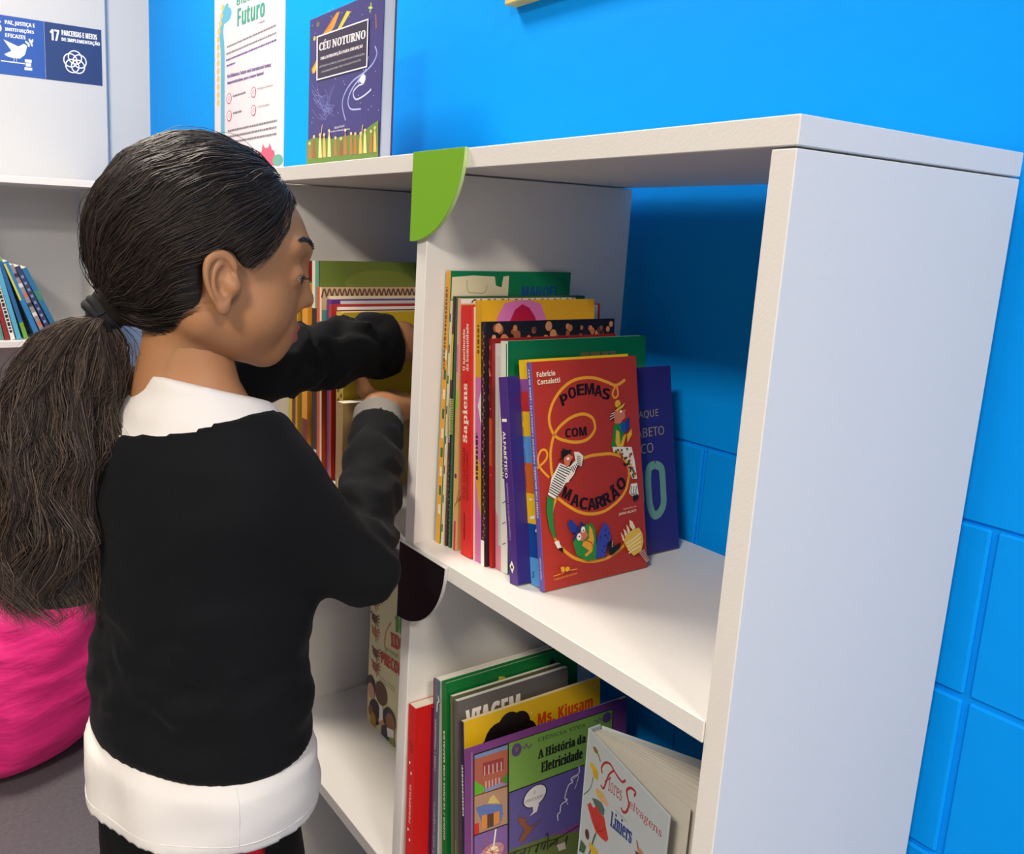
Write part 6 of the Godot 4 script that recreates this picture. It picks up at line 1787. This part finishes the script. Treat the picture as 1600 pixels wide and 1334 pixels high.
func shirt_field(p: Vector3) -> float:
	var d: float
	if p.y < 1.0:
		var u := (p - TC).dot(TR)
		d = torso_dist(p, lerpf(-0.007, 0.0035, smoothstep(0.817, 0.800, p.y)) + 0.04 * maxf(0.0, 0.81 - p.y)) + 0.3 * wrinkle(p) + 0.0022 * sin(u * 70.0 + p.y * 34.0)
		d = maxf(d, absf(p.y - 0.795) - 0.0495)
		if p.y < 0.752 and p.y > 0.748:
			d += 0.0006
	else:
		d = torso_dist(p, -0.003) + 0.003 * fold.get_noise_3d(p.x * 2.0, p.y * 2.0, p.z * 2.0)
		# collar band: cut off by a plane that is higher at the nape
		var c := p - Vector3(-0.455, 1.166, 0.553)
		var h := c.y * 0.958 + c.dot(TF) * 0.287
		d = -smin(-d, -h, 0.004)
		d = -smin(-d, p.y - 1.06, 0.004)
		d = maxf(d, c.length() - 0.15)
	return d

func on_shirt(dir: Vector3, y: float) -> Vector3:
	var r := 0.19
	while r > 0.05 and shirt_field(TC + dir * r + Vector3(0, y, 0)) > 0.0:
		r -= 0.0006
	return TC + dir * r + Vector3(0, y, 0)

func cuff_field(p: Vector3) -> float:
	var ax := (r_wrist - r_elbow).normalized()
	var d := cone_dist(p, r_wrist - ax * 0.06, r_wrist + ax * 0.06, 0.0305, 0.0305)
	var t := (p - r_wrist).dot(ax)
	return maxf(d, absf(t + 0.0165) - 0.0135)

func trousers_field(p: Vector3) -> float:
	var d := torso_dist(p, -0.016)
	d = maxf(d, absf(p.y - 0.69) - 0.065)
	d = smin(d, cone_dist(p, Vector3(-0.375, 0.66, 0.525), Vector3(-0.352, 0.36, 0.53), 0.066, 0.058), 0.03)
	d = smin(d, cone_dist(p, Vector3(-0.352, 0.36, 0.53), Vector3(-0.352, 0.02, 0.55), 0.058, 0.052), 0.02)
	d = smin(d, cone_dist(p, Vector3(-0.505, 0.66, 0.565), Vector3(-0.53, 0.36, 0.57), 0.066, 0.058), 0.03)
	d = smin(d, cone_dist(p, Vector3(-0.53, 0.36, 0.57), Vector3(-0.535, 0.02, 0.58), 0.058, 0.052), 0.02)
	d += 0.004 * fold.get_noise_3d(p.x, p.y * 2.0, p.z)
	return maxf(d, 0.055 - p.y)

func trousers_tint(p: Vector3) -> Color:
	var w := (p - Vector3(-0.36, 0, 0.527)).dot(TF)
	var u := (p - Vector3(-0.36, 0, 0.527)).dot(TR)
	if u > 0.02 and absf(w + 0.012) < 0.0105:
		return rgb(196, 28, 36).srgb_to_linear()
	return rgb(16, 16, 19).srgb_to_linear()

func shoe_field(p: Vector3) -> float:
	var d := cone_dist(p, Vector3(0, 0.035, 0.03), Vector3(-0.02, 0.03, -0.13), 0.038, 0.032)
	d = smin(d, cone_dist(p, Vector3(0, 0.04, 0.03), Vector3(0, 0.075, 0.03), 0.036, 0.036), 0.02)
	return maxf(d, -p.y)

# hair
const CAP_C := Vector3(0.005, 0.006, 0.0)
const CAP_R := Vector3(0.1005, 0.0975, 0.0815)
var hair_edge := PackedVector2Array([Vector2(0.14, 0.13), Vector2(0.106, 0.062), Vector2(0.1, 0.054), Vector2(0.094, 0.044), Vector2(0.086, 0.034), Vector2(0.078, 0.013), Vector2(0.068, -0.005), Vector2(0.052, -0.0205), Vector2(0.039, -0.017), Vector2(0.03, -0.004), Vector2(0.016, 0.0), Vector2(0.006, -0.02), Vector2(0.007, -0.05), Vector2(0.005, -0.074), Vector2(-0.008, -0.091), Vector2(-0.028, -0.091), Vector2(-0.052, -0.08), Vector2(-0.14, -0.08), Vector2(-0.14, 0.13)])

func edge_dist(p: Vector2) -> float:
	var best := 1.0
	var n := hair_edge.size()
	for i in n:
		var a := hair_edge[i]
		var b := hair_edge[(i + 1) % n]
		best = minf(best, p.distance_squared_to(Geometry2D.get_closest_point_to_segment(p, a, b)))
	return sqrt(best) * (-1.0 if Geometry2D.is_point_in_polygon(p, hair_edge) else 1.0)

func cap_field(p: Vector3) -> float:
	var d := ball_dist(p, CAP_C, CAP_R - Vector3(0.003, 0.003, 0.003))
	d = smin(d, cone_dist(p, Vector3(-0.05, -0.045, 0), Vector3(-0.08, -0.064, 0), 0.035, 0.016), 0.02)
	d += 0.0016 * fold.get_noise_3d(p.x * 6.0, p.y * 6.0, p.z * 6.0)
	var e := edge_dist(Vector2(p.x, p.y))
	return -smin(-d, -e, 0.012) if e > -0.03 else d

func strand_color(r: RandomNumberGenerator, lo: Color, hi: Color) -> Color:
	return lo.lerp(hi, pow(r.randf(), 1.6)).srgb_to_linear()

func person() -> void:
	fold.seed = 8
	fold.frequency = 7.0
	fold.fractal_octaves = 2
	var base := Vector3(-0.44, 0, 0.55)
	var t := thing("person", "person with long dark ponytail in black sweatshirt reaching into the bookcase", "person", base)
	r_hand = make_hand(Vector3(-0.520, 1.1045, 0.2935), Vector3(-0.52, -0.03, -0.85), Vector3(0.24, 0.957, 0.149), -1.0, 0.6, Vector3(-0.592, 1.131, 0.2800))
	l_hand = make_hand(Vector3(-0.5955, 1.1752, 0.215), Vector3(-0.02, -0.08, -0.95), Vector3(0.2, 1.0, 0.0), 1.0, 0.5, Vector3(-0.566, 1.145, 0.145))
	var skin := mat("skin", Color.WHITE, 0.48, 0.4)
	skin.vertex_color_use_as_albedo = true
	skin.subsurf_scatter_enabled = true
	skin.subsurf_scatter_strength = 0.12
	var st := start()
	net(st, body_field, AABB(Vector3(-0.72, 0.0, 0.16), Vector3(0.5, 1.2, 0.58)), 0.015, skin_tint)
	net(st, head_field, AABB(Vector3(-0.58, 1.11, 0.41), Vector3(0.26, 0.31, 0.28)), 0.0025, skin_tint)
	for s in [0.0765, -0.0765]:
		var c := from_head(Vector3(0.02, -0.029, s))
		net(st, ears_field, AABB(c - Vector3(0.026, 0.034, 0.026), Vector3(0.052, 0.068, 0.052)), 0.0013 if s > 0.0 else 0.003, skin_tint)
	net(st, r_hand_field, AABB(Vector3(-0.68, 1.03, 0.16), Vector3(0.24, 0.14, 0.2)), 0.003, skin_tint)
	net(st, l_hand_field, AABB(Vector3(-0.66, 1.08, 0.03), Vector3(0.16, 0.14, 0.26)), 0.003, skin_tint)
	part("body", st.commit(), skin, t).position = -base
	st = start()
	net(st, sweater_field, AABB(Vector3(-0.72, 0.77, 0.17), Vector3(0.46, 0.47, 0.56)), 0.0055)
	var black := mat("black_sweatshirt", rgb(12, 13, 16), 0.85, 0.3)
	black.rim_enabled = true
	black.rim = 0.18
	black.normal_enabled = true
	black.normal_scale = 0.25
	var nt := noise_tex(0.35, 0.0, 1.0, 256, 12, 2)
	nt.as_normal_map = true
	nt.color_ramp = null
	black.normal_texture = nt
	black.uv1_triplanar = true
	black.uv1_scale = Vector3(14, 14, 14)
	part("sweatshirt", st.commit(), black, t).position = -base
	st = start()
	net(st, shirt_field, AABB(Vector3(-0.64, 0.72, 0.38), Vector3(0.4, 0.48, 0.34)), 0.0055)
	var white := mat("white_shirt", rgb(226, 220, 214), 0.8, 0.3)
	var sh := part("white_shirt", st.commit(), white, t)
	sh.position = -base
	# stitched hem and side seam, laid on the cloth
	st = start()
	var ring := PackedVector3Array()
	for k in 73:
		var g := TAU * k / 72
		ring.append(on_shirt(TR * cos(g) + TF * sin(g), 0.7575))
	tube(st, ring, 0.0008, 4)
	var seam := PackedVector3Array()
	for k in 12:
		seam.append(on_shirt((TR * 0.93 - TF * 0.37).normalized(), lerpf(0.745, 0.812, k / 11.0)))
	tube(st, seam, 0.0006, 4)
	part("seam", st.commit(), white, sh)
	st = start()
	net(st, cuff_field, AABB(r_wrist - Vector3(0.08, 0.08, 0.08), Vector3(0.16, 0.16, 0.16)), 0.004)
	part("shirt_cuff", st.commit(), mat("grey_cuff", rgb(126, 121, 114), 0.85), t).position = -base
	st = start()
	net(st, trousers_field, AABB(Vector3(-0.66, 0.03, 0.4), Vector3(0.42, 0.8, 0.34)), 0.0075, trousers_tint)
	var tm := mat("trousers", Color.WHITE, 0.8, 0.3)
	tm.vertex_color_use_as_albedo = true
	part("trousers", st.commit(), tm, t).position = -base
	st = start()
	net(st, shoe_field, AABB(Vector3(-0.08, -0.01, -0.19), Vector3(0.16, 0.14, 0.28)), 0.008)
	var shoe := st.commit()
	for x in [[-0.352, 0.555], [-0.535, 0.585]]:
		var o := part("shoe", shoe, mat("dark_shoe", rgb(30, 30, 34), 0.6), t)
		o.position = Vector3(x[0], 0, x[1]) - base
	head_parts(t, base)

func head_parts(t: Node3D, base: Vector3) -> void:
	var hb := Transform3D(Basis(HX, HY, HZ), HO - base)
	var st := start()
	net(st, cap_field, AABB(Vector3(-0.12, -0.11, -0.1), Vector3(0.24, 0.23, 0.2)), 0.0035)
	var hm := mat("hair_base", rgb(28, 21, 18), 0.5)
	var cap := part("hair", st.commit(), hm, t)
	cap.transform = hb
	# strands lying over the head, all drawn to the tie
	var r := RandomNumberGenerator.new()
	r.seed = 77
	var sm := mat("hair_strands", Color.WHITE, 0.52, 0.45)
	sm.vertex_color_use_as_albedo = true
	var tie := ((Vector3(-0.078, -0.064, 0) - CAP_C) / CAP_R).normalized()
	st = start()
	var made := 0
	while made < 6500:
		var z := r.randf_range(-1, 1)
		var a := r.randf() * TAU
		var u := Vector3(sqrt(1 - z * z) * cos(a), sqrt(1 - z * z) * sin(a), z)
		var p := CAP_C + CAP_R * u
		var e := edge_dist(Vector2(p.x, p.y))
		if e > (0.0012 if made % 9 == 0 else -0.0015) or u.dot(tie) > 0.985:
			continue
		var ang := u.angle_to(tie)
		var run := minf(1.0, r.randf_range(0.5, 1.3) * 0.9 / ang)
		var lift := r.randf_range(-0.012, 0.022) + (0.05 if made % 45 == 0 else 0.0)
		var wob := r.randf_range(-0.05, 0.05)
		var ph := r.randf() * TAU
		# the hair is combed back before it turns down to the tie
		var bow := Vector3(-0.25, 0.55 * clampf(u.y + 0.2, 0.0, 1.0), 0.25 * u.z)
		var pts := PackedVector3Array()
		for k in 12:
			var s := k / 11.0 * run
			var v := u.slerp(tie, s)
			var side := v.cross(tie).normalized()
			var wave := fold.get_noise_3d(v.x * 0.20, v.y * 0.20, v.z * 0.20)
			var lump := fold.get_noise_3d(v.x * 0.30 + 4.0, v.y * 0.30, v.z * 0.30)
			v = (v + bow * sin(s * PI) * 0.35 + side * (wob * sin(s * 9.0 + ph) * 0.7 + 0.13 * wave * sin(minf(s * 3.0, 1.0) * PI * 0.5) * (1.0 - s))).normalized()
			var pp := CAP_C + CAP_R * v * (1.0 + (lift + 0.035 * lump) * sin(clampf(k / 11.0, 0, 1) * PI) - 0.004)
			pts.append(pp)
		st.set_color(strand_color(r, rgb(30, 24, 21), rgb(70, 57, 48)))
		# tucked behind the ear
		for n in pts.size():
			if n > 1 and edge_dist(Vector2(pts[n].x, pts[n].y)) > 0.003:
				pts = pts.slice(0, n)
				break
			if absf(pts[n].z) > 0.03 and Vector2((pts[n].x - 0.021) / 0.0165, (pts[n].y + 0.030) / 0.027).length() < 1.0:
				pts = pts.slice(0, n)
				break
		if pts.size() < 3:
			continue
		tube(st, pts, r.randf_range(0.0002, 0.0005), 3, true)
		made += 1
	part("hair_strands", st.commit(), sm, cap).set_meta("kind", "stuff")
	# ponytail
	var cl := [Vector3(-0.4640, 1.2300, 0.6260), Vector3(-0.4720, 1.2190, 0.6420), Vector3(-0.4850, 1.1600, 0.6550), Vector3(-0.4830, 1.0980, 0.6610), Vector3(-0.4780, 1.0350, 0.6650), Vector3(-0.4700, 0.9800, 0.6650), Vector3(-0.4650, 0.9450, 0.6640)]
	var hw := [0.011, 0.026, 0.052, 0.062, 0.066, 0.064, 0.050]
	var hd := [0.010, 0.018, 0.030, 0.034, 0.034, 0.030, 0.022]
	var e1 := Vector3(0.23, 0, -0.973)
	var e2 := Vector3(0.973, 0, 0.23)
	var at := func(s: float) -> Array:
		var f := clampf(s, 0.0, 1.0) * 6.0
		var i := mini(int(f), 5)
		var w := f - i
		var i0 := maxi(i - 1, 0)
		var i3 := mini(i + 2, 6)
		return [(cl[i] as Vector3).cubic_interpolate(cl[i + 1], cl[i0], cl[i3], w), lerpf(hw[i], hw[i + 1], w), lerpf(hd[i], hd[i + 1], w)]
	st = start()
	var rows := []
	for j in 31:
		var c: Array = at.call(j / 30.0 * 0.95)
		var ring := PackedVector3Array()
		for k in 20:
			var g := TAU * k / 20
			var nn := 1.0 + 0.12 * sin(g * 5.0 + j * 0.2) + 0.06 * sin(g * 9.0 - j * 0.35)
			ring.append(c[0] + (e1 * cos(g) * c[1] + e2 * sin(g) * c[2]) * 0.74 * nn * (1.0 if j < 30 else 0.05) - base)
		rows.append(ring)
	for j in 30:
		for k in 20:
			var k2 := (k + 1) % 20
			for p in [rows[j][k], rows[j][k2], rows[j + 1][k2], rows[j][k], rows[j + 1][k2], rows[j + 1][k]]:
				st.add_vertex(p)
	st.index()
	st.generate_normals(false)
	var pony := part("ponytail", st.commit(), hm, t)
	st = start()
	for i in 5200:
		var g := r.randf() * TAU
		var q := sqrt(r.randf_range(0.35, 1.0)) * 1.02
		var stray := i % 12 == 0
		if stray:
			q *= r.randf_range(1.05, 1.35)
		var len := r.randf_range(0.80, 1.04) if not stray else r.randf_range(0.5, 1.0)
		var s0 := 0.0 if i % 3 else r.randf_range(0.0, 0.45)
		var ph := r.randf() * TAU
		var lock := sin(g * 4.0) * 1.3
		var amp := r.randf_range(0.004, 0.011) * (2.0 if stray else 1.0)
		var pts := PackedVector3Array()
		for k in 15:
			var s := lerpf(s0, len, k / 14.0)
			var c: Array = at.call(s)
			var p: Vector3 = c[0]
			if s > 1.0:
				p += Vector3(0, -(s - 1.0) * 0.3, 0)
			var clump := 1.0 + 0.10 * sin(g * 5.0 + s * 6.0) + 0.05 * sin(g * 9.0 - s * 10.5)
			var sway := fold.get_noise_3d(cos(g) * 0.22, s * 0.55, sin(g) * 0.22) * 0.034 * minf(s * 3.0, 1.0)
			p += e1 * sway + e2 * sway * 0.7
			p += e1 * (cos(g) * c[1] * q * clump + amp * s * sin(s * 9.0 + ph * 0.4 + lock)) + e2 * (sin(g) * c[2] * q * clump + amp * s * cos(s * 8.0 + ph))
			pts.append(p - base)
		st.set_color(strand_color(r, rgb(54, 43, 37), rgb(122, 101, 87)))
		tube(st, pts, r.randf_range(0.0002, 0.0006) * (0.5 if stray else 1.0), 3, true)
	part("hair_strands", st.commit(), sm, pony).set_meta("kind", "stuff")
	# hair tie: wound bands
	st = start()
	for b in 4:
		var ring := PackedVector3Array()
		var ax := Vector3(-0.82, -0.57, 0).normalized()
		var s1 := Vector3(0, 0, 1)
		var s2 := ax.cross(s1)
		for k in 25:
			var g := TAU * k / 24
			ring.append(Vector3(-0.077, -0.062, 0) + ax * (b * 0.0045 - 0.004 + 0.002 * sin(g * 2.0 + b * 1.7)) + (s1 * cos(g) + s2 * sin(g)) * (0.0165 - 0.0012 * absf(b - 1.5)))
		tube(st, ring, 0.0046, 8)
	part("hair_tie", st.commit(), mat("black_elastic", rgb(18, 17, 20), 0.85), t).transform = hb
	# eyes, lashes, brows
	for s in [-1.0, 1.0]:
		var c := Vector3(EYE.x, EYE.y, EYE.z * s)
		st = start()
		var sph := SphereMesh.new()
		sph.radius = 0.0122
		sph.height = 0.0244
		sph.radial_segments = 24
		sph.rings = 12
		var eye := part("eye", sph, mat("eye_white", rgb(190, 180, 172), 0.3), t)
		eye.transform = hb * Transform3D(Basis(), c)
		var ir := SphereMesh.new()
		ir.radius = 0.0074
		ir.height = 0.0148
		ir.radial_segments = 20
		ir.rings = 10
		var iris := part("iris", ir, mat("iris_brown", rgb(36, 22, 16), 0.15), eye)
		iris.position = Vector3(0.0056, -0.0034, 0)
		st = start()
		var rim := PackedVector3Array()
		for k in 13:
			var g := lerpf(-1.15, 1.15, k / 12.0)
			rim.append(c + Vector3(cos(g) * 0.0133, -0.0018 - 0.001 * absf(g), sin(g) * 0.0133))
			if k % 1 == 0:
				var d := Vector3(cos(g), -0.25, sin(g)).normalized()
				tube(st, PackedVector3Array([rim[k], rim[k] + d * 0.003 + Vector3(0, -0.0006, 0), rim[k] + d * 0.0058 + Vector3(0, 0.0002, 0)]), 0.0004, 3, true)
		tube(st, rim, 0.0010, 4, true)
		part("eyelashes", st.commit(), hm, t).transform = hb
		st = start()
		for k in 110:
			var f := k / 109.0
			var zz: float = lerpf(0.012, 0.047, f) * s
			var row := r.randf_range(-1, 1) * lerpf(0.0032, 0.0010, f)
			var yy := 0.004 + 0.0065 * sin(f * 2.3) + row
			var xx := 0.125
			while xx > 0.05 and head_local(Vector3(xx, yy, zz)) > 0.0004:
				xx -= 0.0006
			var p0 := Vector3(xx, yy, zz)
			tube(st, PackedVector3Array([p0, p0 + Vector3(0.0002 - 0.0013 * f, 0.0006, 0.0030 * s), p0 + Vector3(-0.0008 - 0.0026 * f, 0.0006 - 0.001 * f, 0.0060 * s)]), 0.0007, 3, true)
		part("eyebrow", st.commit(), hm, t).transform = hb
